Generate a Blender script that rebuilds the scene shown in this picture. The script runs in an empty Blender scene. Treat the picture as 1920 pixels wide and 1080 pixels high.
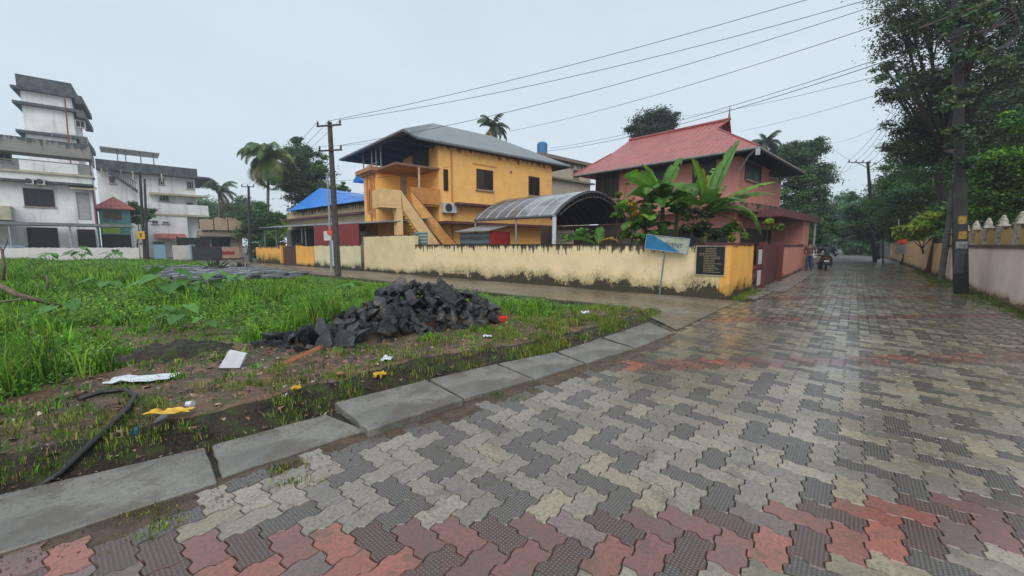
import bpy, bmesh, math, random
import numpy as np
from mathutils import Vector, Matrix, noise
from math import sin, cos, pi, radians, atan2, sqrt
random.seed(7); rng = np.random.default_rng(7)
sc = bpy.context.scene
col = sc.collection
# ------------------------------------------------------------------ camera
FPX, CH = 750.0, 1.5
PITCH = math.atan(80 / FPX)
cam = bpy.data.cameras.new('camera'); camo = bpy.data.objects.new('camera', cam); col.objects.link(camo)
cam.sensor_width = 36; cam.lens = 36 * FPX / 1920; cam.clip_end = 2000; cam.clip_start = 0.05
camo.location = (0, 0, CH); camo.rotation_euler = (pi / 2 - PITCH, 0, 0)
sc.camera = camo
# ------------------------------------------------------------------ light
SUN_EL, SUN_AZ = radians(45), radians(182)
w = bpy.data.worlds.new("World"); sc.world = w; w.use_nodes = True
nt = w.node_tree; nt.nodes.clear()
sky = nt.nodes.new('ShaderNodeTexSky'); sky.sky_type = 'NISHITA'; sky.sun_disc = False
sky.sun_elevation = SUN_EL; sky.sun_rotation = SUN_AZ; sky.dust_density = 3; sky.air_density = 1.2
mx = nt.nodes.new('ShaderNodeMix'); mx.data_type = 'RGBA'; mx.inputs[0].default_value = 0.86
mx.inputs[7].default_value = (6.15, 7.0, 7.75, 1)          # the even grey of the rain cloud
bgn = nt.nodes.new('ShaderNodeBackground'); bgn.inputs[1].default_value = 0.092
out = nt.nodes.new('ShaderNodeOutputWorld')
tcw = nt.nodes.new('ShaderNodeTexCoord'); mpw = nt.nodes.new('ShaderNodeMapping'); mpw.inputs['Scale'].default_value = (1, 1, 3); nsw = nt.nodes.new('ShaderNodeTexNoise'); nsw.inputs['Scale'].default_value = 1.6; nsw.inputs['Detail'].default_value = 5
rmw = nt.nodes.new('ShaderNodeMapRange'); rmw.inputs[1].default_value = .3; rmw.inputs[2].default_value = .7; rmw.inputs[3].default_value = 0; rmw.inputs[4].default_value = 1
cmw = nt.nodes.new('ShaderNodeMix'); cmw.data_type = 'RGBA'; cmw.inputs[6].default_value = (5.75, 6.65, 7.45, 1); cmw.inputs[7].default_value = (6.5, 7.3, 8.0, 1)
nt.links.new(tcw.outputs['Generated'], mpw.inputs[0]); nt.links.new(mpw.outputs[0], nsw.inputs['Vector']); nt.links.new(nsw.outputs['Fac'], rmw.inputs[0]); nt.links.new(rmw.outputs[0], cmw.inputs[0]); nt.links.new(cmw.outputs[2], mx.inputs[7])
nt.links.new(sky.outputs[0], mx.inputs[6]); nt.links.new(mx.outputs[2], bgn.inputs[0]); nt.links.new(bgn.outputs[0], out.inputs[0])
sl = bpy.data.lights.new('sun', 'SUN'); sl.energy = 1.5; sl.angle = radians(50); sl.color = (1, .97, .92)
so = bpy.data.objects.new('sun', sl); col.objects.link(so)
sd = Vector((sin(SUN_AZ) * cos(SUN_EL), cos(SUN_AZ) * cos(SUN_EL), sin(SUN_EL)))   # behind the camera, to the left
so.rotation_euler = sd.to_track_quat('Z', 'Y').to_euler(); so.location = (0, 0, 30)
vs = sc.view_settings; vs.view_transform = 'Standard'; vs.look = 'None'; vs.exposure = 0.42; vs.gamma = 1
# ------------------------------------------------------------------ geometry helpers
def ray(x, y):
    u = (x - 960) / FPX; v = (540 - y) / FPX; c, s = cos(PITCH), sin(PITCH)
    return Vector((u, c + v * s, -s + v * c))
def gp(x, y, z=0.0):
    d = ray(x, y); return Vector((0, 0, CH)) + d * ((z - CH) / d.z)
def at_y(x, y, Y):
    d = ray(x, y); return Vector((0, 0, CH)) + d * (Y / d.y)
class Fr:
    def __init__(s, o, deg):
        s.o = Vector((o[0], o[1], 0)); s.a = radians(deg)
        s.P = Vector((cos(s.a), sin(s.a), 0)); s.Q = Vector((-sin(s.a), cos(s.a), 0))
    def w(s, p, q, z=0.0): return s.o + s.P * p + s.Q * q + Vector((0, 0, z))
    def l(s, v): d = Vector(v) - s.o; return Vector((d.dot(s.P), d.dot(s.Q), v[2]))
    def onq(s, x, y, q):
        d = ray(x, y); e = Vector((0, 0, CH)) - s.o
        t = (q - e.dot(s.Q)) / d.dot(s.Q); v = s.l(Vector((0, 0, CH)) + d * t); return v.x, v.z
    def onp(s, x, y, p):
        d = ray(x, y); e = Vector((0, 0, CH)) - s.o
        t = (p - e.dot(s.P)) / d.dot(s.P); v = s.l(Vector((0, 0, CH)) + d * t); return v.y, v.z
W0 = Fr((0, 0), 0)
R = Fr((0, 0), 49.5)
class MB:
    def __init__(s): s.v = []; s.f = []
    def box(s, x0, x1, y0, y1, z0, z1):
        if x0 > x1: x0, x1 = x1, x0
        if y0 > y1: y0, y1 = y1, y0
        if z0 > z1: z0, z1 = z1, z0
        n = len(s.v)
        s.v += [(x0, y0, z0), (x1, y0, z0), (x1, y1, z0), (x0, y1, z0), (x0, y0, z1), (x1, y0, z1), (x1, y1, z1), (x0, y1, z1)]
        s.f += [tuple(n + i for i in f) for f in ((3, 2, 1, 0), (4, 5, 6, 7), (0, 1, 5, 4), (1, 2, 6, 5), (2, 3, 7, 6), (3, 0, 4, 7))]
        return s
    def prism(s, pts, d):                       # closed outline of 3-D points pushed by vector d
        n = len(s.v); k = len(pts); d = Vector(d)
        s.v += [tuple(p) for p in pts] + [tuple(Vector(p) + d) for p in pts]
        s.f += [tuple(range(n + k - 1, n - 1, -1)), tuple(range(n + k, n + 2 * k))]
        s.f += [(n + i, n + (i + 1) % k, n + k + (i + 1) % k, n + k + i) for i in range(k)]
        return s
    def slab(s, pts, t): return s.prism(pts, (0, 0, t))
    def quad(s, *p):
        n = len(s.v); s.v += [tuple(q) for q in p]; s.f.append(tuple(range(n, n + len(p)))); return s
    def tube(s, pts, r, k=8, cap=True, r1=None):
        pts = [Vector(p) for p in pts]; n0 = len(s.v); m = len(pts)
        rs = r if isinstance(r, (list, tuple)) else [r + ((r1 if r1 is not None else r) - r) * i / max(1, m - 1) for i in range(m)]
        for i, p in enumerate(pts):
            t = (pts[min(i + 1, m - 1)] - pts[max(i - 1, 0)]).normalized()
            a = Vector((0, 0, 1)) if abs(t.z) < .9 else Vector((1, 0, 0))
            u = t.cross(a).normalized(); v = u.cross(t)
            for j in range(k):
                an = 2 * pi * j / k + pi / k; s.v.append(tuple(p + (u * cos(an) + v * sin(an)) * rs[i]))
        for i in range(m - 1):
            for j in range(k):
                a = n0 + i * k + j; b = n0 + i * k + (j + 1) % k
                s.f.append((a, b, b + k, a + k))
        if cap: s.f += [tuple(n0 + j for j in reversed(range(k))), tuple(n0 + (m - 1) * k + j for j in range(k))]
        return s
    def ball(s, c, r, k=8, sq=(1, 1, 1)):
        n = len(s.v); c = Vector(c)
        for i in range(1, k):
            th = pi * i / k
            for j in range(k * 2 - 4 if k > 4 else 6):
                K = (k * 2 - 4 if k > 4 else 6); ph = 2 * pi * j / K
                s.v.append(tuple(c + Vector((r * sin(th) * cos(ph) * sq[0], r * sin(th) * sin(ph) * sq[1], r * cos(th) * sq[2]))))
        K = (k * 2 - 4 if k > 4 else 6)
        t = len(s.v); s.v += [tuple(c + Vector((0, 0, r * sq[2]))), tuple(c - Vector((0, 0, r * sq[2])))]
        for j in range(K):
            s.f.append((t, n + j, n + (j + 1) % K)); e = n + (k - 2) * K
            s.f.append((t + 1, e + (j + 1) % K, e + j))
            for i in range(k - 2):
                a = n + i * K + j; b = n + i * K + (j + 1) % K; s.f.append((a, a + K, b + K, b))
        return s
    def disc(s, c, axis, r, t, k=20, hole=0):
        ax = Vector(axis).normalized(); a = Vector((0, 0, 1)) if abs(ax.z) < .9 else Vector((1, 0, 0))
        u = ax.cross(a).normalized(); v = u.cross(ax); c = Vector(c)
        if not hole: return s.prism([c + (u * cos(2 * pi * i / k) + v * sin(2 * pi * i / k)) * r for i in range(k)], ax * t)
        n = len(s.v)
        for i in range(k):
            d = u * cos(2 * pi * i / k) + v * sin(2 * pi * i / k)
            s.v += [tuple(c + d * r), tuple(c + d * r + ax * t), tuple(c + d * hole + ax * t), tuple(c + d * hole)]
        for i in range(k):
            A = n + 4 * i; B = n + 4 * ((i + 1) % k)
            for j in range(4): s.f.append((A + j, B + j, B + (j + 1) % 4, A + (j + 1) % 4))
        return s
    def mesh(s, name, smooth=False):
        me = bpy.data.meshes.new(name); me.from_pydata(s.v, [], s.f); me.update()
        bm = bmesh.new(); bm.from_mesh(me); bmesh.ops.recalc_face_normals(bm, faces=bm.faces); bm.to_mesh(me); bm.free()
        if smooth: me.polygons.foreach_set('use_smooth', [True] * len(me.polygons))
        return me
def tag(o, label=None, cat=None, group=None, kind=None):
    if label: o['label'] = label
    if cat: o['category'] = cat
    if group: o['group'] = group
    if kind: o['kind'] = kind
    return o
def link(name, me, m, parent=None, smooth=False, bevel=0):
    if isinstance(me, MB): me = me.mesh(name, smooth)
    if m and not me.materials: me.materials.append(m)
    o = bpy.data.objects.new(name, me); col.objects.link(o)
    if parent: o.parent = parent
    if bevel:
        b = o.modifiers.new('bevel', 'BEVEL'); b.width = bevel; b.segments = 1; b.limit_method = 'ANGLE'
    return o
def thing(name, fr, label, cat, group=None, z=0.0):
    o = bpy.data.objects.new(name, None); col.objects.link(o); o.empty_display_size = .3
    o.location = (fr.o.x, fr.o.y, z); o.rotation_euler = (0, 0, fr.a)
    return tag(o, label, cat, group)
def single(name, mb, m, fr, label, cat, group=None, smooth=False, bevel=0, z=0):
    o = link(name, mb, m, None, smooth, bevel); o.location = (fr.o.x, fr.o.y, z); o.rotation_euler = (0, 0, fr.a)
    return tag(o, label, cat, group)
def struct(name, mb, m, fr=W0, smooth=False):
    o = link(name, mb, m, None, smooth); o.location = (fr.o.x, fr.o.y, 0); o.rotation_euler = (0, 0, fr.a); o['kind'] = 'structure'; return o
def copy_tree(o, parent=None):
    c = o.copy(); col.objects.link(c); c.parent = parent
    for ch in o.children: copy_tree(ch, c)
    return c
# ------------------------------------------------------------------ materials
class NT:
    def __init__(s, name):
        s.m = bpy.data.materials.new(name); s.m.use_nodes = True; s.t = s.m.node_tree; s.t.nodes.clear()
        s.out = s.n('ShaderNodeOutputMaterial'); s.b = s.n('ShaderNodeBsdfPrincipled'); s.L(s.b.outputs[0], s.out.inputs[0])
        s.co = s.n('ShaderNodeTexCoord').outputs['Object']
    def n(s, k): return s.t.nodes.new(k)
    def L(s, a, b): s.t.links.new(a, b)
    def setin(s, sock, v):
        if isinstance(v, bpy.types.NodeSocket): s.L(v, sock)
        elif isinstance(v, tuple) and len(v) == 3 and sock.type == 'RGBA': sock.default_value = (*v, 1)
        else: sock.default_value = v
    def map(s, sc_=(1, 1, 1), loc=(0, 0, 0), src=None):
        m = s.n('ShaderNodeMapping'); m.inputs['Scale'].default_value = sc_; m.inputs['Location'].default_value = loc
        s.L(src or s.co, m.inputs[0]); return m.outputs[0]
    def noise(s, scale, detail=4, src=None, rough=.55, sc_=None):
        n = s.n('ShaderNodeTexNoise'); n.inputs['Scale'].default_value = scale; n.inputs['Detail'].default_value = detail
        n.inputs['Roughness'].default_value = rough
        s.L(s.map(sc_) if sc_ else (src or s.co), n.inputs['Vector']); return n.outputs['Fac']
    def math(s, op, a, b=0.0, c=None, clamp=False):
        n = s.n('ShaderNodeMath'); n.operation = op; n.use_clamp = clamp
        s.setin(n.inputs[0], a); s.setin(n.inputs[1], b)
        if c is not None: s.setin(n.inputs[2], c)
        return n.outputs[0]
    def step(s, v, lo, hi):
        n = s.n('ShaderNodeMapRange'); n.interpolation_type = 'SMOOTHSTEP'
        s.setin(n.inputs[0], v); n.inputs[1].default_value = lo; n.inputs[2].default_value = hi; return n.outputs[0]
    def mix(s, f, a, b):
        n = s.n('ShaderNodeMix'); n.data_type = 'RGBA'; s.setin(n.inputs[0], f); s.setin(n.inputs[6], a); s.setin(n.inputs[7], b); return n.outputs[2]
    def attr(s, name):
        n = s.n('ShaderNodeAttribute'); n.attribute_name = name; return n.outputs['Color'], n.outputs['Alpha']
    def sep(s):
        n = s.n('ShaderNodeSeparateXYZ'); s.L(s.co, n.inputs[0]); return n.outputs
    def bump(s, h, strength=.3, dist=.01):
        n = s.n('ShaderNodeBump'); n.inputs['Strength'].default_value = strength; n.inputs['Distance'].default_value = dist
        s.L(h, n.inputs['Height']); s.L(n.outputs[0], s.b.inputs['Normal'])
    def fin(s, c, rough=.6, spec=.5, metal=0.0):
        s.setin(s.b.inputs['Base Color'], c); s.setin(s.b.inputs['Roughness'], rough)
        s.b.inputs['Specular IOR Level'].default_value = spec; s.b.inputs['Metallic'].default_value = metal
        return s.m
def dk(c, k): return tuple(x * k for x in c)
_mc = {}
def M(name, c, rough=.6, var=.25, scale=3.0, spec=.5, metal=0.0, bump=0.15, c2=None):
    if name in _mc: return _mc[name]
    t = NT(name); a = t.noise(scale, 5); f = t.noise(scale * 13, 3)
    cc = t.mix(t.step(a, .35, .7), c, c2 or dk(c, 1 - var)); cc = t.mix(t.step(f, .45, .75), cc, dk(c, 1 - var * 1.2))
    if bump: t.bump(f, bump, .01)
    _mc[name] = t.fin(cc, rough, spec, metal); return _mc[name]
def stain(name, c, ztop, top=.5, bot=.5, zb=0.0, rough=.7, dark=(.02, .02, .015), moss=(.10, .10, .02), streak=5.0):
    """painted plaster with black mould running down from the top edge and algae creeping up from the ground"""
    t = NT(name); x, y, z = t.sep()
    base = t.mix(t.step(t.noise(1.3, 4), .35, .7), c, dk(c, .86))
    base = t.mix(t.math('MULTIPLY', t.step(t.noise(9, 5), .5, .8), .5), base, dk(c, .7))
    st = t.noise(streak, 5, sc_=(1, 1, .10)); st2 = t.noise(streak * .35, 3)
    dt = t.math('SUBTRACT', ztop, z)                                   # metres under the top
    v = t.math('SUBTRACT', t.math('ADD', st, t.math('MULTIPLY', st2, .5)), t.math('MULTIPLY', dt, 1.0 / max(top, .01) * .35))
    mt = t.step(v, .585, .70)
    base = t.mix(t.math('MULTIPLY', mt, .93 if top > .02 else 0.0), base, dark)
    nb = t.math('ADD', t.math('MULTIPLY', t.noise(1.6, 3, sc_=(1, 1, .8)), .55), t.math('MULTIPLY', t.noise(13, 6, rough=.7, sc_=(1, 1, .7)), .45)); db = t.math('SUBTRACT', z, zb)
    vb = t.math('SUBTRACT', nb, t.math('MULTIPLY', db, 1.0 / max(bot, .01) * .42))
    base = t.mix(t.math('MULTIPLY', t.step(vb, .12, .36), .75), base, t.mix(.5, dk(c, .55), moss))
    base = t.mix(t.math('MULTIPLY', t.step(vb, .325, .385), .93), base, dark)
    t.bump(t.noise(30, 4), .25, .01)
    return t.fin(base, rough, .4)
def corr(name, c, axis, pitch, rough=.35, c2=None, metal=0.0, depth=.03, lines=.35):
    """corrugated or ribbed sheet; the ribs run across the given object axis"""
    t = NT(name); s = t.sep()[axis]
    wv = t.math('SINE', t.math('MULTIPLY', s, 2 * pi / pitch)); wv = t.math('MULTIPLY_ADD', wv, .5, .5)
    a = t.noise(1.2, 5); f = t.noise(10, 4)
    cc = t.mix(t.step(a, .35, .7), c, c2 or dk(c, .75)); cc = t.mix(t.math('MULTIPLY', t.step(f, .45, .8), .4), cc, dk(c, .5))
    cc = t.mix(t.math('MULTIPLY', t.step(wv, .88, .99), lines), cc, dk(c, .45))
    t.bump(wv, .9, depth)
    return t.fin(cc, rough, .5, metal)
def leafmat(name, tr=.35, rough=.4):
    t = NT(name); c, a = t.attr('lc'); t.fin(c, rough, .35)
    tl = t.n('ShaderNodeBsdfTranslucent'); t.L(c, tl.inputs[0]); m = t.n('ShaderNodeMixShader'); m.inputs[0].default_value = tr
    t.L(t.b.outputs[0], m.inputs[1]); t.L(tl.outputs[0], m.inputs[2]); t.L(m.outputs[0], t.out.inputs[0]); return t.m
LEAF = leafmat('leaf'); GRASS = leafmat('grass_blade', .3, .5); BANANA = leafmat('banana_leaf', .35, .42)
def fast(name, V, k, C, mat, smooth=False):
    """V: (n*k,3) array of face corners, C: (n,3) colour of each face"""
    V = np.asarray(V, dtype=np.float32); n = len(V) // k
    me = bpy.data.meshes.new(name); me.vertices.add(len(V)); me.vertices.foreach_set('co', V.ravel())
    me.loops.add(len(V)); me.loops.foreach_set('vertex_index', np.arange(len(V), dtype=np.int32))
    me.polygons.add(n); me.polygons.foreach_set('loop_start', np.arange(0, len(V), k, dtype=np.int32))
    try: me.polygons.foreach_set('loop_total', np.full(n, k, dtype=np.int32))
    except Exception: pass
    a = me.attributes.new('lc', 'FLOAT_COLOR', 'FACE'); c4 = np.ones((n, 4), dtype=np.float32); c4[:, :3] = C; a.data.foreach_set('color', c4.ravel())
    me.materials.append(mat); me.update(calc_edges=True); return me
# ------------------------------------------------------------------ ground, lane, paving
def interp(t, xs, ys): return float(np.interp(t, xs, ys))
_sf = [R.l(gp(x, y)) for x, y in ((-420, 1185), (0, 1036), (408, 908), (690, 812), (868, 752), (1000, 716), (1096, 685), (1190, 656), (1255, 622))]
SFA, SFB = [p.x for p in _sf], [p.y for p in _sf]
_sb = [R.l(gp(x, y)) for x, y in ((-420, 1010), (0, 925), (385, 838), (630, 768), (800, 716), (930, 686), (1040, 660), (1110, 640), (1215, 603))]
SBA, SBB = [p.x for p in _sb], [p.y for p in _sb]
def slab_front(a): return interp(a, SFA, SFB) if a < SFA[-1] else 2.55
def slab_back(a): return interp(a, SBA, SBB)
WA = 12.12                                              # the wall line along the lane
def soil(name, c1, c2, c3, rough=.55, s=1.0, moss=0.0):
    t = NT(name); a = t.noise(1.1 * s, 6); f = t.noise(14 * s, 6, rough=.7); g = t.noise(60 * s, 3)
    c = t.mix(t.step(a, .38, .62), c1, c2); c = t.mix(t.step(f, .5, .7), c, c3); c = t.mix(t.math('MULTIPLY', t.step(g, .5, .72), .6), c, dk(c2, .35))
    if moss: c = t.mix(t.math('MULTIPLY', t.step(t.noise(2.3 * s, 5), .5, .62), moss), c, (.05, .075, .012))
    h = t.math('ADD', f, t.math('MULTIPLY', g, .5)); t.bump(h, .8, .03)
    return t.fin(c, rough, .4)
m_mud = soil('mud', (.13, .10, .07), (.08, .06, .045), (.17, .13, .09))
m_joint = soil('joint_dirt', (.035, .03, .022), (.02, .018, .014), (.055, .045, .033), s=3)
m_lot = soil('lot_soil', (.20, .115, .07), (.075, .048, .032), (.27, .18, .115), moss=.75, s=2.2)
m_cut = soil('wet_dark_soil', (.045, .032, .022), (.018, .013, .01), (.10, .07, .045), s=3.5, moss=.7)
g = MB(); g.quad((-700, -60, -.06), (700, -60, -.06), (700, 900, -.06), (-700, 900, -.06)); struct('ground', g, m_mud)
# --- lane: wet, muddy concrete with shallow puddle films
t = NT('lane_concrete'); a = t.noise(.7, 5, sc_=(1.6, .5, 1)); f = t.noise(7, 6); wet = t.step(t.noise(.55, 4, sc_=(1.8, .5, 1)), .45, .62)
c = t.mix(t.step(a, .38, .65), (.155, .125, .085), (.22, .19, .145)); c = t.mix(t.step(f, .45, .7), c, (.09, .072, .05)); c = t.mix(t.math('MULTIPLY', wet, .5), c, (.085, .06, .032))
t.bump(f, .25, .01); m_lane = t.fin(c, t.math('MULTIPLY_ADD', wet, -.22, .48), .5)
g = MB()
for i in range(0, 90):                                 # widening mouth at the junction
    b0, b1 = 2.3 + i * .5, 2.8 + i * .5
    def near(b): return 9.08 - max(0, (4.6 - b)) ** 1.5 * .55
    n = len(g.v); z = .012
    g.v += [(near(b0), b0, z), (WA + .05, b0, z), (WA + .05, b1, z), (near(b1), b1, z)]; g.f.append((n, n + 1, n + 2, n + 3))
struct('lane', g, m_lane, R)
g = MB(); k = random.Random(3)
for i in range(60):                                    # low retaining edge of the lane, dark and mossy, in rough lengths
    b0 = 4.3 + i * .75; g.box(8.9 + k.uniform(-.02, .02), 9.12, b0, b0 + .74, -.35, .03 + k.uniform(-.012, .01))
m_kerb = stain('mossy_kerb', (.10, .085, .065), .05, .1, .6, zb=-.3, dark=(.018, .018, .012))
struct('lane_kerb', g, m_kerb, R)
# --- paving
U = .147
def profile(d, full=True):
    return ((0, 0), (.08, d * .55), (.40, d), (.58, -d), (.92, -d * .55)) if full else ((0, 0), (.34, d), (.66, -d))
def paver_outline(x, y, hx, hy, full):
    pts = []; P = profile(-.085, full)
    for i in range(hx):
        for t_, o in P: pts.append((x + i + t_, y + o))
    P2 = profile(.085, full)
    for i in range(hy):
        for t_, o in P2: pts.append((x + hx + o, y + i + t_))
    for i in range(hx):
        for t_, o in reversed(P[1:] + ((1, 0),)): pts.append((x + hx - 1 - i + t_, y + hy + o))
    for i in range(hy):
        for t_, o in reversed(P2[1:] + ((1, 0),)): pts.append((x + o, y + hy - 1 - i + t_))
    return pts
def paved(a, b):
    if b < -3.02 or a < -2.6 or a > 46: return False
    if a < 7.9: return b < slab_front(a) - .10 - .10 * noise.noise((a * 2, 1.3, 0)) - (.16 if a > 2 else 0)
    if a < 12.0: return b < 2.75 - .15 * noise.noise((a * 1.3, 5, 0))
    if a < 15.4: return b < 2.05
    return b < 1.75 + .15 * noise.noise((a * .7, 9, 0))
PV, PF, PC = [], [], []
pr = random.Random(11)
GREY = [(.35, .295, .225), (.32, .28, .22), (.38, .33, .25), (.28, .24, .19), (.25, .22, .185), (.36, .30, .205)]
for n in range(-60, 140):
    for mm in range(-260, 330):
        for kind in (0, 1):
            if kind == 0: x, y, hx, hy = mm + 2 * n, mm - 2 * n, 2, 1
            else: x, y, hx, hy = mm + 2 * n + 2, mm - 2 * n - 1, 1, 2
            cx, cy = (x + hx / 2) * U, -(y + hy / 2) * U
            cx0 = cx + .04
            if not paved(cx0, cy): continue
            if abs(cy) > 3 and cx0 > 14: continue
            dist = sqrt(cx0 * cx0 + cy * cy)
            full = dist < 7
            o = paver_outline(x, y, hx, hy, full)
            row = 2 * n + kind
            red = (row - 8) % 14 in (0, 1)
            waf = (mm + (0, 1, 2, 0, 2, 1, 1, 0, 2, 1)[row % 10]) % 3 == 0
            if pr.random() < .03: waf = not waf
            if red: c = pr.choice([(.38, .125, .09), (.30, .11, .085), (.25, .10, .085), (.20, .095, .08)]) if not waf else (.19, .07, .058)
            else: c = pr.choice(GREY) if not waf else (.185, .16, .14)
            if red and pr.random() < .12: c = (.22, .15, .14)
            j = pr.uniform(.82, 1.12)
            if not red and not waf:                         # trodden mud on the paving round the mouth of the lane
                mud = max(0, min(1, 1.3 - abs(cx0 - 6.5) / 4)) * max(0, min(1, (cy + .6) / 2.2)) * .8
                c = tuple(c[q] * (1 - mud) + (.20, .155, .10)[q] * mud for q in range(3))
            c = dk(c, j * .93)
            gap = 1 - .018 * (1 if full else 1.2)
            tz, ta, tb = pr.uniform(-.0018, .0018), pr.uniform(-.008, .008), pr.uniform(-.008, .008)
            mx_, my_ = x + hx / 2, y + hy / 2
            n0 = len(PV); kk = len(o)
            for (px, py) in o:
                dx, dy = (px - mx_) * U * gap, (py - my_) * U * gap
                s_ = 1 - .0045 / max(.05, sqrt(dx * dx + dy * dy))
                dx *= s_; dy *= s_
                PV.append((cx0 + dx, cy - dy, tz + ta * dx + tb * dy))
            PF.append(tuple(range(n0 + kk - 1, n0 - 1, -1))); PC.append((*c, 1.0 if waf else 0.0))
            if dist < 9:
                for (px, py) in o:
                    dx, dy = (px - mx_) * U * gap, (py - my_) * U * gap
                    PV.append((cx0 + dx * 1.002, cy - dy * 1.002, tz - .007 + ta * dx + tb * dy))
                for i in range(kk):
                    PF.append((n0 + i, n0 + (i + 1) % kk, n0 + kk + (i + 1) % kk, n0 + kk + i)); PC.append((*dk(c, .75), 0.0))
me = bpy.data.meshes.new('paving'); me.from_pydata(PV, [], PF)
at_ = me.attributes.new('pc', 'FLOAT_COLOR', 'FACE'); at_.data.foreach_set('color', np.array(PC, dtype=np.float32).ravel())
t = NT('paving_blocks'); pc, wf = t.attr('pc'); x, y, z = t.sep()
big = t.noise(.8, 4); f = t.noise(45, 5, rough=.7); md = t.noise(7, 5)
c = t.mix(t.math('MULTIPLY', t.step(f, .42, .7), .45), pc, t.mix(1.0, pc, (.05, .045, .04)))
c = t.mix(t.math('MULTIPLY', t.step(f, .3, .75), .35), c, (.10, .09, .075))
c = t.mix(t.math('MULTIPLY', t.step(md, .48, .72), .42), c, (.115, .10, .08))
c = t.mix(t.math('MULTIPLY', t.step(big, .45, .7), .35), c, (.10, .088, .066))
kx = 2 * pi / .0184
gx = t.math('SINE', t.math('MULTIPLY', x, kx)); gy = t.math('SINE', t.math('MULTIPLY', y, kx))
wfh = t.math('MULTIPLY', t.math('MULTIPLY', t.step(gx, -.5, .4), t.step(gy, -.5, .4)), wf)
c = t.mix(t.math('MULTIPLY', t.math('SUBTRACT', wf, wfh), .65), c, (.04, .035, .03))
c = t.mix(t.math('MULTIPLY', wfh, .45), c, (.21, .19, .17))
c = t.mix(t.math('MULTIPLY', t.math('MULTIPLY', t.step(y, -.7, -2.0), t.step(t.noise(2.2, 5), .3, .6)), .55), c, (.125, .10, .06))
c = t.mix(t.math('MULTIPLY', t.step(t.noise(3.1, 6, rough=.65), .56, .64), .5), c, (.085, .07, .05))
t.bump(t.math('ADD', t.math('MULTIPLY', wfh, 1.2), t.math('MULTIPLY', f, .3)), .55, .004)
wetn = t.step(t.noise(1.4, 4), .35, .65)
rough = t.math('MULTIPLY_ADD', wetn, -.14, .28); rough = t.math('MULTIPLY_ADD', f, .16, t.math('SUBTRACT', rough, .06))
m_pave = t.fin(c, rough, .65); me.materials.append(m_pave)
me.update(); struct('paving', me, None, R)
g = MB(); fill = []
g.quad((-3, -3.3, -.0065), (46, -3.3, -.0065), (46, 2.75, -.0065), (12, 2.75, -.0065), (8, 3.4, -.0065), (-3, 3.45, -.0065)); struct('paving_bed', g, m_joint, R)
m_dirt = soil('brown_debris', (.16, .11, .075), (.09, .065, .045), (.22, .16, .11), s=6)
g = MB()
for i in range(60):
    a0, a1 = -1.6 + i * .16, -1.6 + (i + 1) * .16
    g.quad((a0, slab_front(a0) - .5, -.0045), (a1, slab_front(a1) - .5, -.0045), (a1, slab_front(a1) + .1, -.0045), (a0, slab_front(a0) + .1, -.0045))
struct('dirt_strip', g, m_dirt, R)
# the far road bends a little to the left beyond the pavers
g = MB(); pa = [(46 + i * 3, -(i * i) * .010) for i in range(60)]
pa = [(46 + i * 3, (i * i) * .016) for i in range(50)]
for (a0, o0), (a1, o1) in zip(pa, pa[1:]): g.quad((a0, -3 + o0, -.002), (a1, -3 + o1, -.002), (a1, 1.9 + o1, -.002), (a0, 1.9 + o0, -.002))
struct('road', g, M('far_paving', (.23, .215, .2), .33, .3, 2), R)
# concrete apron at the gates on the left side of the road
t = NT('apron_concrete'); a = t.noise(2, 6); f = t.noise(18, 5); cr = t.n('ShaderNodeTexVoronoi'); cr.feature = 'DISTANCE_TO_EDGE'; cr.inputs['Scale'].default_value = .9; t.L(t.co, cr.inputs[0])
c = t.mix(t.step(a, .35, .65), (.25, .235, .215), (.13, .12, .105)); c = t.mix(t.step(f, .5, .7), c, (.10, .09, .08)); c = t.mix(t.step(cr.outputs[0], .02, .005), c, (.02, .02, .018))
t.bump(f, .4, .01); m_apron = t.fin(c, .36, .5)
g = MB(); g.quad((15.3, 1.9, .016), (15.3, 2.7, .016), (12.9, 2.6, .016), (12.6, 2.0, .016)); g.quad((15.3, 1.62, .014), (46, 1.62, .014), (46, 3.3, .014), (15.3, 3.3, .014)); struct('pavement', g, m_apron, R)
# slabs over the drain
t = NT('drain_slab_concrete'); a = t.noise(1.7, 6); f = t.noise(30, 5); d = t.noise(75, 2)
c = t.mix(t.step(a, .35, .68), (.215, .20, .17), (.125, .118, .10)); c = t.mix(t.math('MULTIPLY', t.step(f, .42, .72), .5), c, (.10, .10, .095)); c = t.mix(t.step(d, .64, .69), c, (.05, .035, .028)); c = t.mix(t.math('MULTIPLY', t.step(t.noise(1.1, 5, rough=.7), .45, .6), .45), c, (.12, .115, .10)); c = t.mix(t.math('MULTIPLY', t.step(t.noise(9, 6, rough=.8), .58, .66), .6), c, (.07, .055, .04))
c = t.mix(t.math('MULTIPLY', t.step(t.noise(3.5, 6, rough=.65), .50, .60), .6), c, (.10, .078, .055))
t.bump(f, .35, .008); m_slab = t.fin(c, .42, .5)
def drain_slab(px, zt, th, label):
    pts = [gp(x, y, zt) for x, y in px]; c = sum(pts, Vector()) / 4; fr = Fr((c.x, c.y), 0)
    jag = []; rr = random.Random(len(label))
    for i in range(4):
        a, b = pts[i], pts[(i + 1) % 4]
        for j in range(10): jag.append(a.lerp(b, j / 10) + Vector((rr.uniform(-1, 1), rr.uniform(-1, 1), 0)) * (.0 if j == 0 else .006))
    mb = MB().prism([fr.l(p) - Vector((0, 0, th)) for p in jag], (0, 0, th))
    single('drain_slab', mb, m_slab, fr, label, 'concrete slab', 'concrete slabs covering the roadside drain', bevel=.008)
drain_slab([(-330, 1142), (408, 903), (384, 838), (-250, 985)], .016, .12, 'long grey drain slab running out of the picture at the lower left')
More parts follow.
